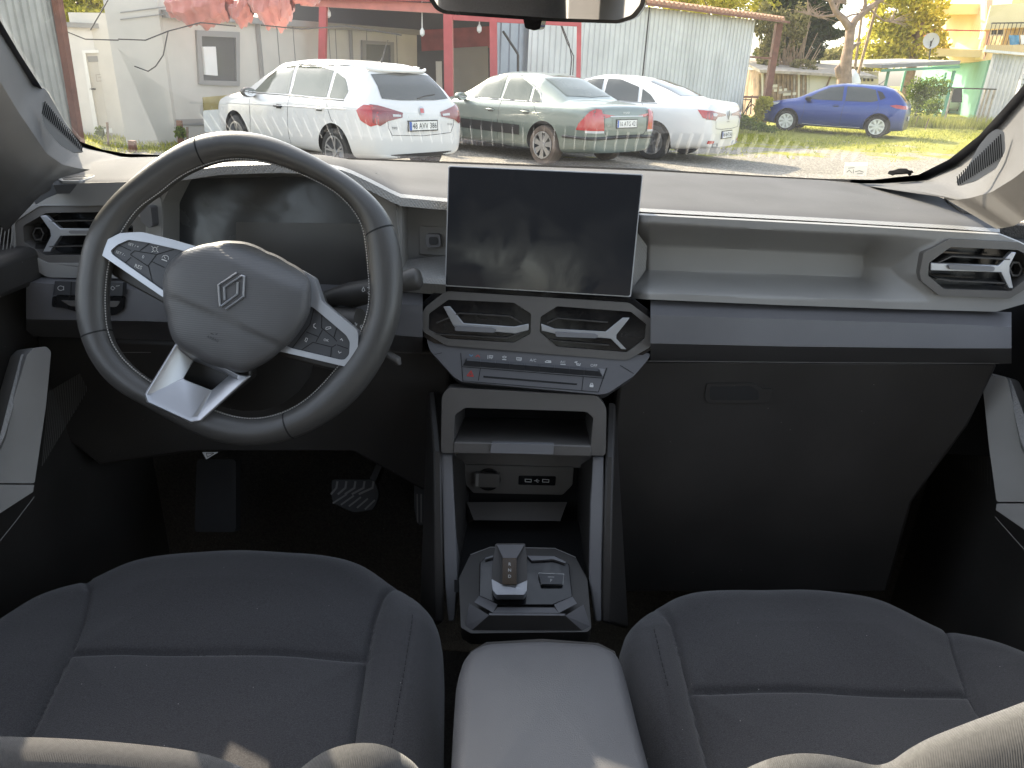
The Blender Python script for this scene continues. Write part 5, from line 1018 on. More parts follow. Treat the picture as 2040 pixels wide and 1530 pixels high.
# shelf with round-cornered button left of the touch screen
wl = plY(850, 470, 1.0, 4)
mb = MB(); plate(mb, wl, [(780, 395), (900, 405), (900, 520), (780, 515)], off=0, th=.01); mb.build('button_wall', M['trim_grey'], dash)
mb = MB(); plate(mb, wl, rnd([(836, 450), (900, 454), (900, 510), (836, 506)], 4), off=.003, th=.01); mb.build('button_plate', M['trim_grey'], dash, bevel=.001)
mb = MB(); plate(mb, wl, rnd([(848, 466), (877, 466), (879, 492), (849, 494)], 7), off=.012, th=.012); bt = mb.build('mode_button', M['strut_grey'], dash, bevel=.002)
mb = MB(); plate(mb, wl, rnd([(854, 472), (872, 472), (873, 487), (855, 488)], 5), off=.0135, th=.002); mb.build('button_cap', M['key_plastic'], bt, bevel=.0005)
mb = MB(); mb.grid([[atY(785, 520, .985), atY(888, 508, .998)], [atY(785, 545, .93), atY(888, 557, .925)], [atY(785, 560, .925), atY(888, 567, .922)], [atY(785, 580, .94), atY(888, 588, .94)]]); mb.build('small_shelf', M['trim_texture'], dash)
mb = MB(); mb.grid([[atY(786, 395, .955), atY(808, 402, 1.0)], [atY(794, 470, .95), atY(808, 480, 1.0)], [atY(800, 545, .94), atY(808, 530, 1.0)]]); mb.build('shelf_side', M['trim_texture'], dash)
# ---- centre vents
CV = plY(1070, 650, .925, 14)
cv_out = [(888, 580), (1254, 603), (1298, 636), (1304, 648), (1298, 690), (1249, 718), (888, 688), (842, 660), (840, 626), (848, 611)]
hL = [(893, 597), (1024, 603), (1058, 625), (1057, 665), (1024, 683), (891, 675), (853, 657), (854, 625)]
hR = [(1110, 610), (1257, 621), (1288, 646), (1285, 675), (1249, 702), (1110, 691), (1075, 662), (1077, 631)]
mb = MB(); plate(mb, CV, rnd(cv_out, 7), [rnd(hL, 3), rnd(hR, 3)], off=0, th=.03, hd=.04); cvp = mb.build('centre_vents', M['mid_plastic'], dash, bevel=.0025, seg=3)
mb = MB(); plate(mb, CV, rnd([(880, 570), (1262, 594), (1312, 632), (1316, 652), (1308, 690), (1255, 724), (884, 696), (832, 664), (830, 622), (842, 602)], 8), off=-.004, th=.03); mb.build('vent_frame', M['gloss_black'], dash, bevel=.002)
vent(CV, None, hL, [[(872, 642), (917, 623), (1016, 629), (1040, 642)], [(870, 664), (1010, 672), (1040, 660)]],
     [(883, 611), (896, 610), (923, 644), (1024, 651), (1053, 645), (1053, 658), (1026, 665), (909, 654), (903, 649)], [(906, 649), (980, 653), (990, 657), (984, 663), (906, 659)], (874, 640, 15), bez=False)
vent(CV, None, hR, [[(1090, 642), (1110, 633), (1210, 641)], [(1095, 676), (1212, 686)]],
     [(1078, 645), (1105, 655), (1207, 661), (1241, 633), (1255, 633), (1228, 667), (1228, 675), (1248, 696), (1238, 696), (1217, 675), (1105, 665), (1079, 659)], [(1105, 661), (1186, 665), (1193, 669), (1188, 674), (1108, 671)], (1262, 662, 18), bez=False)
# ---- climate panel
CP = plY(1060, 740, .905, 32)
mb = MB(); plate(mb, CP, rnd([(849, 672), (1296, 704), (1292, 715), (1264, 748), (1212, 783), (1196, 786), (920, 761), (903, 750), (856, 698)], 6), off=0, th=.05); cp = mb.build('climate_panel', M['lower_plastic'], dash, bevel=.002)
mb = MB(); stroke(mb, CP, [(918, 704), (922, 759), (1192, 781), (1209, 733)], 1.4, .0006); stroke(mb, CP, [(920, 730.5), (1203, 753.5)], 1.3, .0006); stroke(mb, CP, [(957, 734), (953, 758)], 1.2, .0006); stroke(mb, CP, [(1162, 751), (1159, 777)], 1.2, .0006)
stroke(mb, CP, [(866, 706), (880, 703)], 1, .0006); stroke(mb, CP, [(1236, 728), (1262, 744)], 1.2, .0006); mb.build('panel_gaps', M['void_black'], cp, smooth=0)
kx = [929.5, 957.5, 986.5, 1015.5, 1044.5, 1074.5, 1104.5, 1134, 1163.5, 1192]
def ty(x): return 713.3+(x-930)*22.5/276.7
for i in range(9):
    a, b = kx[i]+.5, kx[i+1]-.5
    top = CP.hit
    p = [CP.hit(a, ty(a), .0065), CP.hit(b, ty(b), .0065), CP.hit(b, ty(b)+5, .007), CP.hit(a, ty(a)+5, .007), CP.hit(a-(.6 if i else 8), ty(a)+15, .0005), CP.hit(b+(.0 if i < 8 else 8), ty(b)+15.5, .0005), CP.hit(a, ty(a), -.001), CP.hit(b, ty(b), -.001)]
    mb = MB(); mb.add(p, [(0, 1, 2, 3), (3, 2, 5, 4), (0, 6, 7, 1), (0, 3, 4, 6), (1, 7, 5, 2)]); mb.build('climate_key', M['key_plastic'], cp, smooth=0)
mb = MB(); plate(mb, CP, [(1192, 733.5), (1206, 735.5), (1201, 750)], off=.003, th=.002); mb.build('end_facet', M['strut_grey'], cp)
mb = MB(); plate(mb, CP, [(963, 748.5), (1150, 764), (1149, 767), (963, 752)], off=.0006, th=.001); mb.build('tray_slot', M['void_black'], cp)
mb = MB(); A_ = 4.7
def ic(x): return 709.5+(x-930)*.0815
label_px(mb, CP, 'A/C', 1062, 717.5, 5.5, A_); label_px(mb, CP, 'A/C', 1121.5, 721, 4.4, A_); label_px(mb, CP, 'OFF', 1183, 728, 5.5, A_); mb.build('climate_lettering', M['icon_white'], cp, smooth=0); mb = MB()
stroke(mb, CP, [(1117, 725.5), (1126, 726.2)], 1.6); stroke(mb, CP, [(972, 708), (972, 714.5)], 1.2)
stroke(mb, CP, [(975, 708), (982, 708.5), (981, 713), (975, 712.5)], .9, closed=True); stroke(mb, CP, [(977, 709), (976, 714.5)], .9); stroke(mb, CP, [(980, 709), (979, 715)], .9)
stroke(mb, CP, [(1001, 711), (1005, 709.3), (1009, 711.3), (1006, 713), (1003, 713)], 1.1, closed=True); stroke(mb, CP, [(1001, 716), (1008, 716.6)], 1.8)
stroke(mb, CP, [(1029, 712.3), (1039, 713), (1038.5, 717.5), (1029.5, 717)], 1.1, closed=True); 
for x in (1032, 1034.5, 1037): stroke(mb, CP, [(x, 713.5), (x, 719)], .8)
stroke(mb, CP, [(1086, 721), (1089, 718.6), (1097, 719), (1097.5, 722), (1087, 721.8)], 1.3, closed=True); stroke(mb, CP, [(1092, 720.5), (1096, 720.6)], 1)
stroke(mb, CP, [(1145, 721.5), (1149, 723), (1149, 727), (1155, 728), (1156, 724)], 1.4); stroke(mb, CP, [(1147, 720.5), (1150, 720.8)], 1.5); stroke(mb, CP, [(1151, 724), (1153, 725.4)], 1.3)
mb.build('climate_symbols', M['icon_white'], cp, smooth=0); mb = MB(); plate(mb, CP, rnd([(1175, 766), (1182.5, 766.5), (1182, 771.5), (1174.5, 771)], 1), off=.001, th=.0006); stroke(mb, CP, [(1176.5, 766), (1177, 763.5), (1180.5, 763.7), (1181, 766)], 1.1); mb.build('lock_symbol', M['icon_white'], cp, smooth=0)
mb = MB(); stroke(mb, CP, [(935.5, 706.5), (938.5, 709.8), (941.5, 707)], 1.2); mb.build('cool_arrow', M['icon_blue'], cp, smooth=0)
mb = MB(); stroke(mb, CP, [(948, 711), (952, 707.3), (956, 711.5)], 1.4); stroke(mb, CP, [(938.5, 738.5), (930.5, 748.5), (943, 750)], 1.5, closed=True); stroke(mb, CP, [(938, 742), (934.5, 747.3), (940.5, 748)], .9, closed=True); mb.build('hazard_symbol', M['icon_red'], cp, smooth=0)
# ---- touch screen (stands on the dash: part of it)
TS = plY(1083, 460, .945, 9)
cor = [(893, 330), (1281, 347), (1257, 592), (886, 570)]
mb = MB(); plate(mb, TS, rnd(cor, 4), off=0, th=.012); ts = mb.build('touch_screen', M['silver_paint'], dash, bevel=.0008)
def ins(c, k): 
    cx = sum(x for x, y in c)/4; cy = sum(y for x, y in c)/4; return [(x+k*(1 if x < cx else -1), y+k*(1 if y < cy else -1)) for x, y in c]
mb = MB(); plate(mb, TS, rnd(ins(cor, 2.2), 4), off=.0012, th=.002); mb.build('screen_glass', M['screen_glass'], ts)
mb = MB(); mb.box((CAM.x+.02, 1.02, ZT-.10), (.2, .14, .2)); mb.build('screen_bracket', M['dark_plastic'], dash)
# ================================================================ STEERING WHEEL
sw = thing('steering_wheel', atY(478, 575, .84), 'black leather steering wheel turned to the right with silver spokes and diamond badge', 'steering wheel')
SP = plY(478, 575, .80, 22)
cw = (478, 575)
outp = [(392,273),(456,262),(532,271),(604.5,301),(660,331),(723.5,373),(762,411),(785,450),(800,513),(802,573),(796,632),(779,687.5),(745,751),(698,806.5),(638.5,849),(575,876.6),(511,889),(447,883),(388,862),(341,836),(290,806.5),(235,777),(192.5,732),(163,666),(154,590),(163,522),(184,450),(222,399),(273,352),(333,305)]
inp = [(413,331),(464,319),(515,322),(575,339),(621.5,358),(672.5,386),(706.5,420),(725.6,454),(732,505),(736,556),(738,600),(730,640),(709,685),(668,738.5),(638.5,772.5),(604.5,802),(562,823.5),(511,834),(464,828),(420,812),(360,790),(299,755.5),(265,730),(235,696),(220,662),(216,611),(218,556),(228,505),(252,455),(286,411),(320,390),(362,355)]
def pol(pts):
    a = [(math.atan2(y-cw[1], x-cw[0]), math.hypot(x-cw[0], y-cw[1])) for x, y in pts]; a.sort(); return np.array([q[0] for q in a]), np.array([q[1] for q in a])
ao, ro = pol(outp); ai, ri = pol(inp)
NA, NR = 160, 20; rows = []
ang = np.linspace(-math.pi, math.pi, NA, endpoint=False)
RO = np.interp(ang, ao, ro, period=2*math.pi); RI = np.interp(ang, ai, ri, period=2*math.pi)
ker = np.ones(5)/5
def sm(a): return np.convolve(np.r_[a[-2:], a, a[:2]], ker, 'valid')
RO = sm(RO); RI = sm(RI)
def ring(i, k=1.0, nr=NR, a0=0, a1=2*math.pi):
    th = ang[i]; rc = (RO[i]+RI[i])/2; hw = (RO[i]-RI[i])/2*k; c_ = SP.hit(cw[0]+rc*math.cos(th), cw[1]+rc*math.sin(th)); e = SP.hit(cw[0]+(rc+hw)*math.cos(th), cw[1]+(rc+hw)*math.sin(th)) - c_
    return [c_ + e*math.cos(p) + SP.n*.0165*k*math.sin(p) for p in np.linspace(a0, a1, nr, endpoint=False)]
# leather sections: seams are small gaps with slightly different rim pieces
mb = MB(); mb.grid([ring(i % NA) for i in range(NA+1)], closed=True); mb.build('rim', M['leather'], sw, smooth=70)
def near_i(px, py): a = math.atan2(py-cw[1], px-cw[0]); return int(np.argmin(np.abs(np.angle(np.exp(1j*(ang-a))))))
mb = MB()
for (a, b) in (((400, 300)), ((755, 462)), ((190, 665)), ((575, 850))):
    i = near_i(a, b); r1_ = ring(i, 1.012); r2_ = [p.lerp(q, .28) for p, q in zip(r1_, ring((i+1) % NA, 1.012))]; mb.grid([r1_, r2_], closed=True)
mb.build('rim_seam', M['void_black'], sw, smooth=70)
mb = MB()
for i in range(NA):
    for f_ in (0, .5):
        p = ring(i, 1.01, NR)[10].lerp(ring((i+1) % NA, 1.01, NR)[10], f_); q = ring(i, 1.01, NR)[10].lerp(ring((i+1) % NA, 1.01, NR)[10], f_+.28); o_ = SP.n*.006
        mb.bar(p+o_, q+o_, .0011)
mb.build('rim_stitching', M['stitch'], sw, smooth=0)
# airbag hub dome
hub = [(388,492),(422,484),(468.6,480),(485.6,481.5),(532,500.6),(575,522),(609,543),(619,560),(621.5,581),(617,624),(596,662),(558,700),(515,730),(490,742),(477,743),(447,734),(388,709),(362,696),(345,679),(333,632),(324,581),(325,547),(337,522),(362,501)]
hc = (472, 610)
ha = [(math.atan2(y-hc[1], x-hc[0]), math.hypot(x-hc[0], y-hc[1])) for x, y in hub]; ha.sort(); hA = np.linspace(-math.pi, math.pi, 120, endpoint=False)
hR_ = np.interp(hA, [q[0] for q in ha], [q[1] for q in ha], period=2*math.pi)
def crease(x, y):   # distance below the crease line (330,588)-(560,690)
    ax, ay, bx, by = 330, 588, 560, 690; L_ = math.hypot(bx-ax, by-ay); return ((x-ax)*(by-ay)-(y-ay)*(bx-ax))/-L_
rows = []
for s_, z_ in ((1.0, -.035), (1.0, .0), (.992, .012), (.965, .022), (.91, .0275), (.84, .030), (.76, .0315), (.68, .0325), (.6, .033), (.52, .0335), (.44, .034), (.36, .034), (.28, .034), (.2, .034), (.1, .034), (.001, .034)):
    r_ = []
    for a, q in zip(hA, hR_):
        x, y = hc[0]+q*s_*math.cos(a), hc[1]+q*s_*math.sin(a); d = crease(x, y); h_ = z_
        if s_ < .97:
            k = min(1, (.97-s_)/.1)
            up_ = ((x-430)*.5 + (490-y)*.866)            # top facet falls back toward the windscreen
            f_ = (-(y-505) + (x-430)*.42)
            if f_ > 0: h_ -= min(.016, f_*.0004)*k
            if x < 560: h_ -= k*(.0022*math.exp(-(d/5)**2) + .0025/(1+math.exp(-d/3)))
        r_.append(SP.hit(x, y, h_+.004))
    rows.append(r_)
mb = MB(); mb.grid(rows, closed=True); mb.build('airbag_cover', M['hub_leather'], sw, smooth=60)
LG = Pl(SP.hit(460, 580, .0392), SP.n)
def L2(q): return [(400+x/8.5, 520+y/8.5) for x, y in q]
mb = MB()
for pts in ([(600, 205), (300, 405), (325, 760), (345, 765), (620, 560), (625, 370)], [(405, 650), (395, 450), (690, 250), (735, 265), (722, 600), (430, 812)]):
    p = [V(q).to_2d() for q in L2(pts)]
    for a, b in zip(p[:-1], p[1:]):
        d = (b-a).normalized(); n_ = V((-d.y, d.x))*2.3; e = d*1.6
        ps = [LG.hit(*(a-e+n_), .0), LG.hit(*(b+e+n_), .0), LG.hit(*(b+e-n_), .0), LG.hit(*(a-e-n_), .0), LG.hit(*(a+(n_*0)), .0016), LG.hit(*(b+(n_*0)), .0016)]
        mb.add(ps, [(0, 1, 5, 4), (4, 5, 2, 3), (0, 4, 3), (1, 2, 5)])
mb.build('diamond_badge', M['silver'], sw, smooth=0, weld=False)
mb = MB(); label_px(mb, Pl(SP.hit(424, 675, .0385), SP.n), 'AIRBAG', 424, 675, 5, 24, 0); AB = Pl(SP.hit(424, 665, .0385), SP.n); stroke(mb, AB, [(420, 664), (425, 666)], 1.4, 0); stroke(mb, AB, [(430, 666), (433, 665)], 1.4, 0); mb.build('airbag_lettering', M['thread_black'], sw, smooth=0)
# spokes
BS = Pl(SP.hit(478, 575, -.012), SP.n)
mb = MB()
plate(mb, BS, [(205, 500), (260, 470), (420, 500), (500, 600), (360, 640), (324, 604), (222, 548)], off=0, th=.03)
plate(mb, BS, [(560, 560), (632, 575), (640, 600), (712, 660), (712, 730), (690, 745), (560, 712), (500, 650)], off=0, th=.03)
plate(mb, BS, [(360, 660), (500, 700), (500, 750), (440, 800), (372, 790), (330, 780)], off=-.012, th=.02)
mb.build('spoke_back', M['dark_plastic'], sw, bevel=.003)
def K3(q): return [(180+x/6.8, 440+y/6.8) for x, y in q]
def K4(q): return [(500+x/6.8, 540+y/6.8) for x, y in q]
SF = Pl(SP.hit(478, 575, .010), SP.n)
padL = K3([(275,400),(370,320),(520,255),(760,290),(1140,375),(1400,440),(1400,700),(1100,1010),(960,925),(290,450)])
outL = K3([(110,385),(140,300),(400,165),(560,155),(700,150),(1100,250),(1450,350),(1500,700),(1150,1130),(970,1025),(130,450)])
mb = MB(); plate(mb, SF, rnd(outL, 5), [rnd(padL, 4)], off=.002, th=.016, hd=.01); fl = mb.build('spoke_frame', M['silver'], sw, bevel=.0018, seg=3)
mb = MB(); plate(mb, SF, rnd(padL, 4), off=-.001, th=.008); kl = mb.build('button_pad', M['key_plastic'], fl)
padR = K4([(800,470),(850,500),(960,590),(1150,750),(1290,870),(1340,960),(1330,1130),(1270,1200),(1200,1200),(550,1045),(300,950),(500,700)])
outR = K4([(600,-60),(730,10),(850,80),(900,230),(960,410),(1440,800),(1450,880),(1445,1200),(1420,1260),(1340,1310),(440,1100),(200,1040),(300,500)])
mb = MB(); plate(mb, SF, rnd(outR, 5), [rnd(padR, 4)], off=.002, th=.016, hd=.01); fr_ = mb.build('spoke_frame', M['silver'], sw, bevel=.0018, seg=3)
mb = MB(); plate(mb, SF, rnd(padR, 4), off=-.001, th=.008); kr = mb.build('button_pad', M['key_plastic'], fr_)
mb = MB()
for s_ in ([(390,330),(545,400)],[(800,305),(675,400)],[(545,450),(600,405),(900,455),(1130,385)],[(545,460),(790,620),(840,830)],[(550,495),(460,580)],[(890,465),(830,545),(785,605)],[(830,550),(1000,630)]): stroke(mb, SF, K3(s_), 1.5, -.0006)
mb.build('button_gaps', M['void_black'], fl, smooth=0)
mb = MB()
for s_ in ([(850,520),(800,720),(560,1040)],[(960,600),(955,770),(1130,910),(1160,950)],[(965,800),(880,960)],[(750,825),(905,885)],[(1160,780),(1125,890)],[(690,1065),(840,965),(1100,1030),(1150,1000)],[(1090,1040),(1080,1160)],[(1170,1000),(1310,1050)]): stroke(mb, SF, K4(s_), 1.5, -.0006)
mb.build('button_gaps', M['void_black'], fr_, smooth=0)
mb = MB(); T = lambda s_, x, y, h_, a: label_px(mb, SF, s_, 180+x/6.8, 440+y/6.8, h_, a, -.0005)
T('SET / +', 585, 330, 5.2, 17); T('SET / -', 410, 440, 5.2, 20); T('0', 715, 487, 6.5, 15); T('RES', 650, 620, 7, 20)
stroke(mb, SF, K3([(875+28*math.cos(a), 385+28*math.sin(a)) for a in np.linspace(0, 6.28, 12)]), 1.1, -.0005)
for a in ((845, 358, 830, 345), (905, 358, 920, 345), (845, 412, 832, 424), (905, 412, 918, 424)): stroke(mb, SF, K3([a[:2], a[2:]]), 1.1, -.0005)
stroke(mb, SF, K3([(1015+45*math.cos(a), 505+38*math.sin(a)) for a in np.linspace(-2.9, .5, 12)]), 1.2, -.0005); stroke(mb, SF, K3([(1015, 510), (1000, 485)]), 1.1, -.0005); stroke(mb, SF, K3([(970, 520), (1035, 545)]), 2, -.0005)
mb.build('button_symbols', M['icon_white'], fl, smooth=0)
mb = MB(); stroke(mb, SF, K4([(870, 712), (850, 725), (850, 755), (880, 775)]), 1.5, -.0005); stroke(mb, SF, K4([(1012, 785), (1020, 760), (1075, 755), (1085, 772), (1030, 790)]), 1.1, -.0005, True)
label_px(mb, SF, 'OK', 500+1018/6.8, 540+935/6.8, 5, 12, -.0005); stroke(mb, SF, K4([(1210, 932), (1228, 915), (1242, 945)]), 1.1, -.0005); stroke(mb, SF, K4([(1185, 1085), (1195, 1112), (1222, 1098)]), 1.1, -.0005)
stroke(mb, SF, K4([(745, 905), (730, 945), (750, 960), (768, 915)]), 1.1, -.0005, True); mb.build('button_symbols', M['icon_white'], fr_, smooth=0)
# lower spoke: hollow silver scoop
def SC(pts, off): return [SP.hit(x, y, off) for x, y in pts]
o_ = [(350, 683), (288, 785), (292, 802), (380, 843), (401, 840), (501, 749), (478, 746)]
o2 = [(356, 694), (300, 786), (304, 796), (382, 832), (394, 830), (474, 755), (470, 752)]
i_ = [(386, 719), (366, 753), (368, 756), (420, 777), (424, 776), (456, 748), (452, 746)]
IO = (-.020, .011, .013, .013, .011, -.020, -.022); OO = (.010, .018, .020, .020, .018, .010, .006)
vo = lambda pts, offs, k=0: [SP.hit(x, y, o+k) for (x, y), o in zip(pts, offs)]
mb = MB(); mb.grid([SC(o_, -.012), vo(o_, OO), vo([(x*.75+p*.25, y*.75+q*.25) for (x, y), (p, q) in zip(o_, o2)], OO, .003), vo(o2, OO), vo(i_, IO), vo(i_, IO, -.02)], closed=True); mb.build('lower_spoke', M['silver'], sw, smooth=35, bevel=.001)
# paddle / column / stalks (fixed to the column: own things)
col = thing('steering_column', atY(640, 640, .93), 'black steering column shroud with wiper and lever stalks behind the wheel', 'steering column')
mb = MB(); mb.tube([SP.hit(478, 600, -.03), SP.hit(490, 640, -.10), SP.hit(500, 700, -.2)], [.06, .075, .09], 20); mb.build('column_shroud', M['dark_plastic'], col)
st = lambda a, b: [atY(*a), atY(*b)]
mb = MB(); mb.tube([atY(620, 610, .90), atY(672, 590, .89), atY(700, 588, .89), atY(760, 575, .885), atY(800, 562, .88), atY(830, 555, .88), atY(838, 553, .88)], [.012, .012, .0165, .0150, .013, .0145, .010], 20); stk = mb.build('wiper_stalk', M['dark_plastic'], col, smooth=60)
mb = MB(); mb.tube([atY(600, 650, .89), atY(680, 650, .88), atY(720, 645, .875)], [.022, .026, .02], 20); mb.build('lever_stalk', M['dark_plastic'], col, smooth=60)
sp = plY(720, 575, .868, 20)
mb = MB(); stroke(mb, sp, [(721, 578), (724, 572), (727, 579), (723, 581)], 1.1, 0, True); stroke(mb, sp, [(732, 573), (736, 573)], 1.2, 0); stroke(mb, sp, [(733, 583), (737, 587)], 1.2, 0); label_px(mb, plY(705, 642, .86, 40), '+ -M', 704, 643, 6, 35, 0); label_px(mb, plY(705, 642, .86, 40), 'O', 720, 650, 6, 10, 0); mb.build('stalk_symbols', M['icon_white'], col, smooth=0)
mb = MB(); mb.tube([atY(750, 700, .93), atY(775, 708, .92), atY(792, 718, .91), atY(796, 726, .91)], [.004, .006, .006, .003], 10); mb.build('tilt_lever', M['mid_plastic'], col, smooth=60)

# ================================================================ CENTRE CONSOLE
con = thing('centre_console', (.0, .8, .4), 'grey centre console with open cubby, sockets and automatic gear selector', 'console')
KC = lambda q: [(820+x/3.825, 560+y/3.825) for x, y in q]
KD = lambda q: [(820+x/3.825, 880+y/3.825) for x, y in q]
UB = plY(1040, 850, .885, 12)
mb = MB(); plate(mb, UB, rnd([(892, 772), (1190, 788), (1208, 812), (1207, 908), (878, 903), (880, 790)], 8), [rnd(KC([(410,965),(1330,995),(1385,1040),(1365,1265),(320,1240),(330,1020)]), 5)], off=0, th=.03, hd=.16); ub = mb.build('upper_bin', M['mid_plastic'], con, bevel=.004, seg=3)
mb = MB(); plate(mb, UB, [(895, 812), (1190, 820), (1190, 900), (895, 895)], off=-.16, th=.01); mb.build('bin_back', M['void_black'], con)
mb = MB(); plate(mb, UB, KC([(320, 1225), (1370, 1255), (1372, 1340), (312, 1315)]), off=.002, th=.14); mb.build('bin_floor', M['mid_plastic'], con, bevel=.002)
mb = MB(); plate(mb, UB, rnd(KC([(610,1235),(1085,1245),(1080,1322),(598,1310)]), 3), off=.006, th=.01); mb.build('bin_tab', M['strut_grey'], con, bevel=.001)
# cheeks either side going down to the floor
for q in ([(868, 780), (880, 900), (884, 1240), (850, 1260)], [(1210, 800), (1206, 910), (1198, 1240), (1236, 1250)]):
    mb = MB(); a = [atY(q[0][0], q[0][1], .96), atY(q[1][0], q[1][1], .885), atY(q[2][0], q[2][1], .80), atY(q[3][0], q[3][1], .84)]; sx = -1 if q[0][0] < 1000 else 1
    mb.prism(a, (sx*.012, .0, 0)); mb.build('side_cheek', M['dark_plastic'], con, bevel=.003)
# side struts
def strut(pts):
    mb = MB(); a = [atY(x, y, Y_) for x, y, Y_ in pts]; mb.prism(a, (0, .035, -.01)); mb.build('console_strut', M['strut_grey'], con, bevel=.003, seg=3)
strut([(878, 905, .888), (903, 906, .888), (906, 1000, .865), (912, 1152, .825), (905, 1240, .80), (893, 1240, .80), (884, 1140, .828), (881, 1000, .865)])
strut([(1180, 910, .888), (1204, 911, .888), (1204, 1000, .865), (1200, 1140, .828), (1198, 1240, .80), (1186, 1240, .80), (1173, 1154, .825), (1176, 1000, .865)])
# inner walls and back
mb = MB(); mb.grid([[atY(904, 906, .885), atY(912, 1155, .83)], [atY(935, 930, 1.0), atY(935, 1110, .95)]]); mb.build('cubby_wall', M['dark_plastic'], con); mb = MB(); mb.grid([[atY(1180, 911, .885), atY(1172, 1155, .83)], [atY(1150, 930, 1.0), atY(1150, 1110, .95)]]); mb.build('cubby_wall', M['dark_plastic'], con)
SK = plY(1035, 955, .965, 10)
mb = MB(); plate(mb, SK, KD([(330, 90), (1370, 110), (1370, 200), (330, 180)]), off=.0, th=.02); mb.build('cubby_rail', M['mid_plastic'], con)
mb = MB(); plate(mb, SK, rnd(KD([(400,175),(1235,195),(1225,330),(1150,405),(470,390),(415,330)]), 4), off=.003, th=.02); sk_ = mb.build('socket_panel', M['mid_plastic'], con, bevel=.001)
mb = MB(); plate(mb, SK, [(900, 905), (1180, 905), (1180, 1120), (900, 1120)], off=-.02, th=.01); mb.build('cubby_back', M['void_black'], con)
cc = KD([(585, 290)])[0]; mb = MB(); plate(mb, SK, [(cc[0]+24*math.cos(a), cc[1]+22*math.sin(a)) for a in np.linspace(0, 2*math.pi, 28)[:-1]], off=.006, th=.01); mb.build('power_socket', M['gloss_black'], sk_, bevel=.001)
mb = MB(); plate(mb, SK, rnd(KD([(482, 238), (670, 250), (668, 350), (478, 345)]), 2), off=.013, th=.008); mb.build('socket_cover', M['mid_plastic'], sk_, bevel=.0015)
mb = MB(); plate(mb, SK, KD([(492, 245), (512, 246), (508, 340), (488, 340)]), off=.0135, th=.001); mb.build('cover_edge', M['trim_grey'], sk_)
mb = MB(); plate(mb, SK, rnd(KD([(815,260),(1100,265),(1096,335),(812,328)]), 3), off=.0045, th=.002); us = mb.build('usb_panel', M['gloss_black'], sk_)
mb = MB(); stroke(mb, SK, KD([(865, 285), (912, 287), (911, 307), (866, 305)]), 1.1, .005, True); stroke(mb, SK, KD([(998, 287), (1046, 289), (1045, 309), (998, 307)]), 1.1, .005, True); stroke(mb, SK, KD([(935, 297), (972, 298)]), 1, .005); stroke(mb, SK, KD([(945, 297), (955, 287), (962, 287)]), .9, .005); stroke(mb, SK, KD([(948, 297), (958, 308), (965, 308)]), .9, .005); mb.build('usb_symbol', M['icon_white'], sk_, smooth=0)
mb = MB(); mb.grid([[atY(930, 1000, .955), atY(1130, 1000, .955)], [atY(944, 1036, .925), atY(1116, 1038, .925)]]); mb.grid([[atY(925, 996, .96), atY(935, 1040, .95)], [atY(930, 1000, .955), atY(944, 1036, .925)]]); mb.build('cubby_step', M['mid_plastic'], con)
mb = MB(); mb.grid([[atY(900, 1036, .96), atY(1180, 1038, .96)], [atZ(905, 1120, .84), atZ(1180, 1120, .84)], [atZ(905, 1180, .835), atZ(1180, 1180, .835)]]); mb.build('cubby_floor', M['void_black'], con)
# gear selector surround
GS = Pl(atZ(1045, 1165, .85), (0, -.35, .937))
mb = MB(); plate(mb, GS, rnd(KD([(360,1040),(375,1415),(450,1460),(1340,1450),(1370,1420),(1340,1050),(1250,880),(1090,810),(600,800),(445,865)]), 4), off=-.004, th=.03); gs = mb.build('selector_surround', M['dark_plastic'], con, bevel=.003)
mb = MB(); stroke(mb, GS, KD([(450,860),(600,803),(1090,812),(1250,880)]), 1.3, -.003); mb.build('surround_edge', M['trim_grey'], con, smooth=0)
def quad3(mb, pts): mb.poly([GS.hit(x, y, o) for (x, y), o in zip(KD([p[:2] for p in pts]), [p[2] for p in pts])])
mb = MB(); quad3(mb, [(440, 1230, .012), (590, 1322, .016), (460, 1437, -.004), (410, 1400, -.004)]); quad3(mb, [(1310, 1240, .012), (1170, 1325, .016), (1300, 1440, -.004), (1362, 1408, -.004)])
quad3(mb, [(590, 1322, .016), (1170, 1325, .016), (1170, 1310, .016), (590, 1305, .016)]); mb.build('surround_facet', M['lower_plastic'], con, smooth=0)
mb = MB(); quad3(mb, [(590, 1322, .016), (1170, 1325, .016), (1300, 1440, -.004), (460, 1437, -.004)]); mb.build('surround_front', M['dark_plastic'], con, smooth=0)
mb = MB(); quad3(mb, [(515, 1172, .006), (655, 1240, .006), (620, 1302, .016), (478, 1222, .014)]); quad3(mb, [(655, 1262, .008), (1085, 1264, .008), (1122, 1305, .016), (620, 1302, .016)]); quad3(mb, [(1225, 1180, .006), (1260, 1232, .014), (1122, 1305, .016), (1085, 1240, .006)]); mb.build('surround_facet', M['strut_grey'], con, smooth=0)
mb = MB(); plate(mb, GS, KD([(560, 880), (1100, 870), (1200, 930), (1225, 1180), (1085, 1240), (655, 1240), (515, 1172), (520, 920)]), off=.002, th=.02); mb.build('selector_plate', M['gloss_black'], con, bevel=.001)
mb = MB(); plate(mb, GS, KD([(880, 868), (1090, 872), (1175, 915), (1170, 925), (1080, 895), (915, 905)]), off=.006, th=.005); mb.build('plate_rim', M['strut_grey'], con); mb = MB(); plate(mb, GS, KD([(560, 885), (618, 866), (620, 880), (562, 897)]), off=.006, th=.005); mb.build('plate_rim', M['strut_grey'], con)
mb = MB(); plate(mb, GS, rnd(KD([(965,1005),(1160,1010),(1150,1085),(990,1085)]), 2), off=.008, th=.006); pb = mb.build('park_button', M['key_plastic'], con, bevel=.0008)
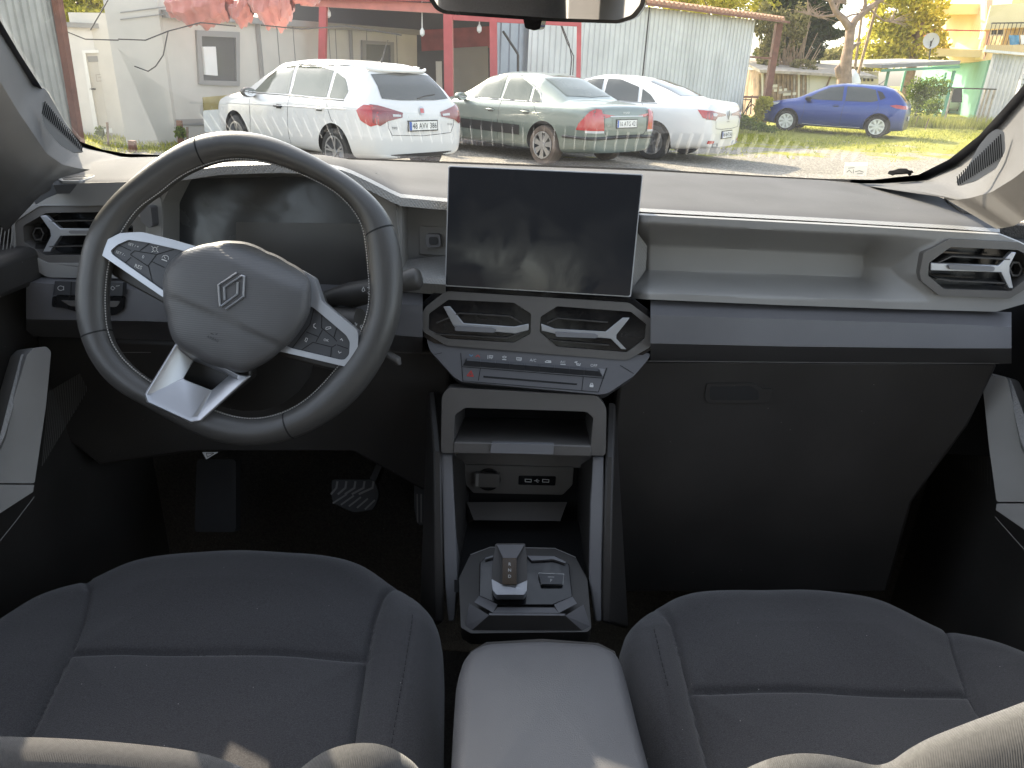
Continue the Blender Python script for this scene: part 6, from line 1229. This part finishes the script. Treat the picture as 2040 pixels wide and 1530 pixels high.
mb = MB(); stroke(mb, GS, KD([(968,1000),(1160,1008),(1152,1088),(988,1087)]), 1, .0065, True); stroke(mb, GS, KD([(1040, 1030), (1085, 1031)]), 1, .0085); label_px(mb, GS, 'P', *KD([(1063, 1057)])[0], 6, 0, .0085); mb.build('park_lettering', M['icon_white'], con, smooth=0)
# selector lever
GK = Pl(GS.hit(1017, 1130, .052), (0, -.62, .785))
mb = MB(); plate(mb, GK, rnd(KD([(640,775),(865,775),(878,900),(882,1055),(805,1090),(690,1090),(608,1045),(612,960)]), 3), off=-.006, th=.05); lev = mb.build('gear_lever', M['dark_plastic'], con, bevel=.003, seg=3)
mb = MB(); mb.poly([GK.hit(*p, o) for p, o in zip(KD([(650, 785), (860, 785), (800, 885), (697, 885)]), (-.004, -.004, .002, .002))]); mb.build('lever_top', M['lower_plastic'], lev, smooth=0)
mb = MB(); plate(mb, GK, KD([(692, 885), (800, 885), (802, 1088), (690, 1086)]), off=.0025, th=.006); mb.build('lever_display', M['amber_glass'], lev, bevel=.0006)
mb = MB(); 
for c_, yy in (('R', 932), ('N', 978), ('D', 1025)): label_px(mb, GK, c_, *KD([(747, yy)])[0], 6.2, 0, .003)
mb.build('lever_lettering', M['icon_white'], lev, smooth=0)
mb = MB(); plate(mb, GK, rnd(KD([(608,1045),(690,1090),(805,1090),(882,1055),(878,1130),(858,1165),(645,1165),(618,1130)]), 2), off=-.003, th=.03); mb.build('lever_skirt', M['silver'], lev, bevel=.002)
# armrest (lid of the console box)
AR = 1.5-.545
ao_ = [(925, 1290), (960, 1270), (1080, 1263), (1200, 1272), (1236, 1290), (1252, 1340), (1275, 1430), (1305, 1540), (1340, 1680), (885, 1680), (897, 1540), (903, 1430), (909, 1340)]
def dome(px, z, depth, rr, up_=.006):
    P = [atZ(x, y, z) for x, y in rnd(px, 18, 5)]; c_ = sum(P, V())/len(P); rws = []
    mb = MB(); rws.append([V((p.x, p.y, z-depth)) for p in P]); rws.append([V((p.x, p.y, z-rr)) for p in P])
    for k in range(1, 6):
        a = k/5*math.pi/2; rws.append([p + (c_-p).normalized()*rr*(1-math.cos(a)) + V((0, 0, -rr+rr*math.sin(a))) for p in P])
    b = rws[-1]
    for t_ in (.3, .6, .85, 1): rws.append([p.lerp(c_, t_) + V((0, 0, up_*(1-(1-t_)**2))) for p in b])
    mb.grid(rws, closed=True); return mb
dome(ao_, AR, .07, .018).build('armrest_lid', M['armrest_vinyl'], con, smooth=60)
mb = MB(); p = [atZ(x, y, AR-.07) for x, y in ao_]; c_ = sum(p, V())/len(p); mb.prism([c_+(q-c_)*.92 for q in p], (0, 0, -.45)); mb.build('console_box', M['dark_plastic'], con)

# ================================================================ SEATS
def seg_d(P, a, b):
    ab = b-a; t = np.clip(((P-a)@ab)/(ab@ab), 0, 1); return np.linalg.norm(P-(a+t[:, None]*ab), axis=1)
def pdist(P, poly, closed=False):
    q = list(poly)+([poly[0]] if closed else []); return np.min([seg_d(P, np.array(q[i]), np.array(q[i+1])) for i in range(len(q)-1)], axis=0)
def inside(P, poly):
    r_ = np.zeros(len(P), bool); n_ = len(poly)
    for i in range(n_):
        (x1, y1), (x2, y2) = poly[i], poly[(i+1) % n_]; c = ((y1 > P[:, 1]) != (y2 > P[:, 1])) & (P[:, 0] < (x2-x1)*(P[:, 1]-y1)/(y2-y1+1e-12)+x1); r_ ^= c
    return r_
def spl(pts, n_):
    P = np.array(pts, float); P = np.vstack([P, P[0]]); d = np.r_[0, np.cumsum(np.linalg.norm(np.diff(P, axis=0), axis=1))]; t = np.linspace(0, d[-1], n_, endpoint=False)
    Q = np.c_[np.interp(t, d, P[:, 0]), np.interp(t, d, P[:, 1])]; k = np.ones(15)/15
    for c in (0, 1): Q[:, c] = np.convolve(np.r_[Q[-7:, c], Q[:, c], Q[:7, c]], k, 'valid')
    return Q
def seat(label, outline, centre, seams, thread, back, zz, tex):
    xy = lambda q: [tuple(atZ(x, y, zz))[:2] for x, y in q]
    s = thing('front_seat', atZ(*centre_px(outline), .4), label, 'car seat', 'front seats')
    O = spl(xy(outline), 420); C_ = O.mean(axis=0); ce = xy(centre); sm_ = [xy(q) for q in seams]; th_ = xy(thread)
    ks = [0, .008, .018, .03, .045, .06, .08, .1]+list(np.linspace(.125, 1, 74)); rows = []
    W = O-C_
    Rr = .055; front = O[:, 1].max()
    for drop in (.22, .12): rows.append([V((p[0], p[1], zz-drop)) for p in C_+W*.985])
    for k in ks:
        P = C_+W*(1-k*.999); d = pdist(P, O, True); d = np.minimum(d, Rr); h_ = -Rr+np.sqrt(np.maximum(0, Rr**2-(Rr-d)**2))
        ins_ = inside(P, ce); dc = pdist(P, ce, True)
        d0 = pdist(P, O, True); e_ = np.clip(d0/.10, 0, 1)**.8; yy = np.clip((front-P[:, 1])/.16, 0, 1)
        bol = np.where(ins_, 0, 1-np.exp(-dc/.045))*.020*yy
        dd = np.min([pdist(P, q) for q in sm_], axis=0)
        h_ = h_ + bol + np.where(ins_, .009*(1-np.exp(-dd/.04)), .009*(1-np.exp(-dd/.04)))*e_ - .0055*np.exp(-(dd/.0040)**2)*np.clip(d0/.03, 0, 1)
        dt = pdist(P, th_); h_ = h_ - .0018*np.exp(-(dt/.0025)**2)
        h_ = h_ + .0015*np.sin(P[:, 0]*31+P[:, 1]*17) + .001*np.sin(P[:, 0]*13-P[:, 1]*41)
        rows.append([V((p[0], p[1], zz+q)) for p, q in zip(P, h_)])
    mb = MB(); mb.grid(rows, closed=True); mb.build('seat_cushion', M['fabric'], s, smooth=70, weld=False)
    mb = MB(); P = np.array(th_); d = np.r_[0, np.cumsum(np.linalg.norm(np.diff(P, axis=0), axis=1))]
    for t_ in np.arange(0, d[-1]-.006, .009):
        if pdist(np.array([[np.interp(t_, d, P[:, i]) for i in (0, 1)]]), O, True)[0] < .035 or not inside(np.array([[np.interp(t_, d, P[:, i]) for i in (0, 1)]]), [tuple(q) for q in O])[0]: continue
        a = [np.interp(t_, d, P[:, i]) for i in (0, 1)]; b = [np.interp(t_+.005, d, P[:, i]) for i in (0, 1)]; k_ = min(1, max(0, (front-a[1])/.16)); z_ = zz+.0195*k_+.0062; mb.bar((*a, z_), (*b, z_), .0011, .0011)
    mb.build('stitching', M['thread_black'], s, smooth=0)
    # backrest: rolled front edge of the bolsters seen from above
    rr = []
    for dy, dY, dz in ((0, .02, -.10), (0, .012, -.03), (0, 0, 0), (30, -.012, 0), (90, -.025, 0), (200, -.045, 0), (420, -.07, 0)):
        r_ = []
        for x, y in back:
            p = atY(x, y+dy, .40+dY); r_.append(V((p.x, p.y, p.z+dz)))
        P = np.array([tuple(q) for q in r_]); n_ = 90; t = np.linspace(0, 1, len(back)); tt = np.linspace(0, 1, n_); k = np.ones(5)/5
        Q = np.array([np.interp(tt, t, P[:, i]) for i in range(3)]); Q = np.array([np.convolve(np.r_[[q[0]]*2, q, [q[-1]]*2], k, 'valid') for q in Q]); rr.append([V(tuple(Q[:, j])) for j in range(n_)])
    mb = MB(); mb.grid(rr); mb.build('seat_backrest', M[tex], s, smooth=70)
    cx = float(C_[0]); mb = MB(); rws = []
    for y_, z_, hw_, th_2 in ((.27, .90, .24, .10), (.22, 1.0, .25, .11), (.14, 1.12, .25, .11), (.07, 1.24, .24, .10), (.03, 1.32, .20, .07), (.02, 1.345, .12, .02)):
        rws.append([V((cx+hw_*math.copysign(abs(math.cos(a))**.6, math.cos(a)), y_-.09+th_2*math.copysign(abs(math.sin(a))**.8, math.sin(a))*.8, z_)) for a in np.linspace(0, 2*math.pi, 28, endpoint=False)])
    mb.grid(rws, closed=True); mb.build('backrest_shell', M['fabric'], s, smooth=60)
    mb = MB(); rws = []
    for z_, k_ in ((1.37, .5), (1.39, .85), (1.46, 1), (1.54, .95), (1.57, .6), (1.575, .1)): rws.append([V((cx+.12*k_*math.copysign(abs(math.cos(a))**.6, math.cos(a)), -.10+.05*k_*math.sin(a), z_)) for a in np.linspace(0, 2*math.pi, 24, endpoint=False)])
    mb.grid(rws, closed=True); mb.build('headrest', M['fabric'], s, smooth=60)
    return s
def centre_px(o): return (sum(p[0] for p in o)/len(o), sum(p[1] for p in o)/len(o))
mat('fabric_ribbed', (.060, .059, .058), .9, wave=(230, 'X'), bump=.3, bdist=.001, sheen=.3, var=.15, vscale=300)
seat('black fabric driver seat behind the steering wheel with side bolsters and stitched seams',
     [(-60, 1255), (0, 1215), (75, 1168), (160, 1132), (250, 1088), (340, 1071), (480, 1068), (650, 1074), (730, 1094), (800, 1140), (858, 1185), (880, 1230), (886, 1300), (884, 1530), (884, 1760), (-160, 1760), (-140, 1400)],
     [(160, 1060), (176, 1180), (165, 1240), (140, 1305), (60, 1460), (-40, 1700), (670, 1700), (703, 1500), (730, 1310), (745, 1240), (760, 1190), (800, 1060)],
     [[(168, 1135), (178, 1180), (165, 1240), (140, 1305), (60, 1460), (-20, 1620)], [(140, 1305), (250, 1300), (400, 1300), (600, 1304), (732, 1312)], [(803, 1140), (775, 1168), (760, 1195), (745, 1240), (730, 1312), (703, 1500), (685, 1640)]],
     [(812, 1172), (824, 1200), (822, 1270), (805, 1380), (785, 1500), (770, 1600)],
     [(-80, 1466), (0, 1467), (80, 1469), (150, 1472), (230, 1478), (300, 1485), (360, 1492), (420, 1504), (490, 1530), (530, 1560), (570, 1556), (605, 1525), (640, 1499), (680, 1484), (720, 1479), (760, 1482), (800, 1499), (840, 1532), (870, 1600), (880, 1680)], .88, 'fabric_ribbed')
seat('black fabric passenger seat in front of the glove box, wide cushion with curved front',
     [(1238, 1290), (1240, 1240), (1262, 1205), (1310, 1172), (1360, 1152), (1450, 1144), (1600, 1145), (1740, 1158), (1800, 1180), (1880, 1222), (1960, 1246), (2040, 1280), (2110, 1320), (2200, 1450), (2240, 1760), (1370, 1760), (1300, 1530), (1255, 1380)],
     [(1320, 1100), (1322, 1215), (1342, 1245), (1372, 1370), (1412, 1530), (1450, 1700), (2120, 1700), (2010, 1530), (1955, 1430), (1930, 1386), (1900, 1300), (1888, 1225), (1880, 1100)],
     [[(1305, 1188), (1322, 1210), (1342, 1245), (1372, 1370), (1412, 1530), (1440, 1650)], [(1374, 1377), (1500, 1374), (1600, 1375), (1780, 1380), (1932, 1387)], [(1888, 1222), (1893, 1260), (1902, 1300), (1930, 1386), (1955, 1430), (2000, 1520)]],
     [(1288, 1215), (1295, 1270), (1312, 1350), (1332, 1430), (1352, 1530), (1370, 1600)],
     [(1400, 1600), (1440, 1560), (1490, 1528), (1540, 1508), (1590, 1500), (1640, 1502), (1700, 1514), (1745, 1526), (1775, 1518), (1810, 1492), (1850, 1470), (1900, 1450), (1950, 1431), (2000, 1413), (2045, 1396), (2120, 1368)], .87, 'fabric_ribbed')

# ================================================================ SMALL INTERIOR THINGS
mr_ = thing('rear_view_mirror', atY(1070, 10, .60), 'black framed rear-view mirror hanging at the top of the windscreen', 'mirror')
MP = plY(1075, 15, .62, -3, -9)
mb = MB(); mo = [(845, -70), (1270, -60), (1292, -40), (1284, 12), (1266, 36), (1232, 47), (1100, 43), (885, 28), (868, 20), (852, -4)]; plate(mb, MP, rnd(mo, 8), off=0, th=.025); hs = mb.build('mirror_housing', M['gloss_black'], mr_, bevel=.005, seg=3)
mb = MB(); plate(mb, MP, rnd([(858, -62), (1262, -52), (1282, -36), (1275, 9), (1258, 30), (1230, 40), (1100, 36), (888, 21), (874, 14), (862, -6)], 6), off=.0012, th=.002); mb.build('mirror_glass', M['mirror'], hs)
mb = MB(); plate(mb, MP, rnd([(1042, 36), (1080, 38), (1076, 58), (1064, 61), (1046, 56)], 4), off=-.008, th=.02); mb.build('mirror_lever', M['gloss_black'], hs, bevel=.002)
mb = MB(); a = MP.hit(1070, -40, -.03); mb.tube([a, V((a.x, a.y+.05, a.z+.03))], .012, 12); mb.build('mirror_stem', M['dark_plastic'], mr_)
# pedals
bp = thing('brake_pedal', atY(705, 985, 1.02), 'wide ribbed rubber brake pedal in the dark footwell', 'pedal')
PP = plY(705, 985, 1.02, 35)
mb = MB(); plate(mb, PP, rnd([(660, 955), (745, 955), (756, 985), (745, 1015), (705, 1022), (662, 1002)], 8), off=0, th=.012); mb.build('pedal_pad', M['rubber'], bp, bevel=.002)
mb = MB()
for i in range(5): stroke(mb, PP, [(672+i*18, 960), (670+i*18, 972), (660+i*14, 984)], 4, .002); stroke(mb, PP, [(690+i*14, 985+i*3), (664+i*16, 1002+i*3)], 3.4, .002)
mb.build('pedal_ribs', M['mid_plastic'], bp, smooth=0)
mb = MB(); mb.bar(PP.hit(745, 960, -.012), atY(770, 900, 1.08), .012); mb.build('pedal_arm', M['dark_plastic'], bp)
ap = thing('accelerator_pedal', atY(845, 1010, 1.0), 'narrow upright accelerator pedal beside the console', 'pedal')
PA = plY(845, 1010, 1.0, 30)
mb = MB(); plate(mb, PA, rnd([(825, 965), (862, 965), (864, 1010), (856, 1046), (832, 1046), (824, 1010)], 6), off=0, th=.012); mb.build('pedal_pad', M['rubber'], ap, bevel=.002)
mb = MB()
for i in range(4): stroke(mb, PA, [(831+i*8, 985), (832+i*7, 1040)], 2.6, .002)
mb.build('pedal_ribs', M['mid_plastic'], ap, smooth=0)
fr2 = plY(420, 980, 1.05, 30)
mb = MB(); plate(mb, fr2, rnd([(392, 915), (470, 915), (470, 1060), (388, 1060)], 8), off=0, th=.02)
for i in range(4): stroke(mb, fr2, [(405+i*16, 935), (402+i*16, 1000)], 4, .003)
mb.build('foot_rest', M['rubber'], None, label='dark rubber foot rest at the left of the driver footwell', cat='foot rest')
tg = plY(417, 905, .95, 10)
mb = MB(); plate(mb, tg, [(403, 901), (435, 901), (411, 915)], off=0, th=.0006); t_ = mb.build('warning_tag', M['icon_white'], None, smooth=0, label='small white paper tag hanging under the dash behind the wheel', cat='tag')
mb = MB(); stroke(mb, tg, [(411, 903), (426, 903), (413, 911)], 1, .0008, True); mb.build('tag_print', M['thread_black'], t_, smooth=0)
mb = MB(); p = atZ(327, 1003, .36); mb.box(p, (.008, .006, .003)); mb.build('paper_scrap', M['icon_white'], None, smooth=0, label='tiny bright scrap on the driver side floor carpet', cat='scrap')
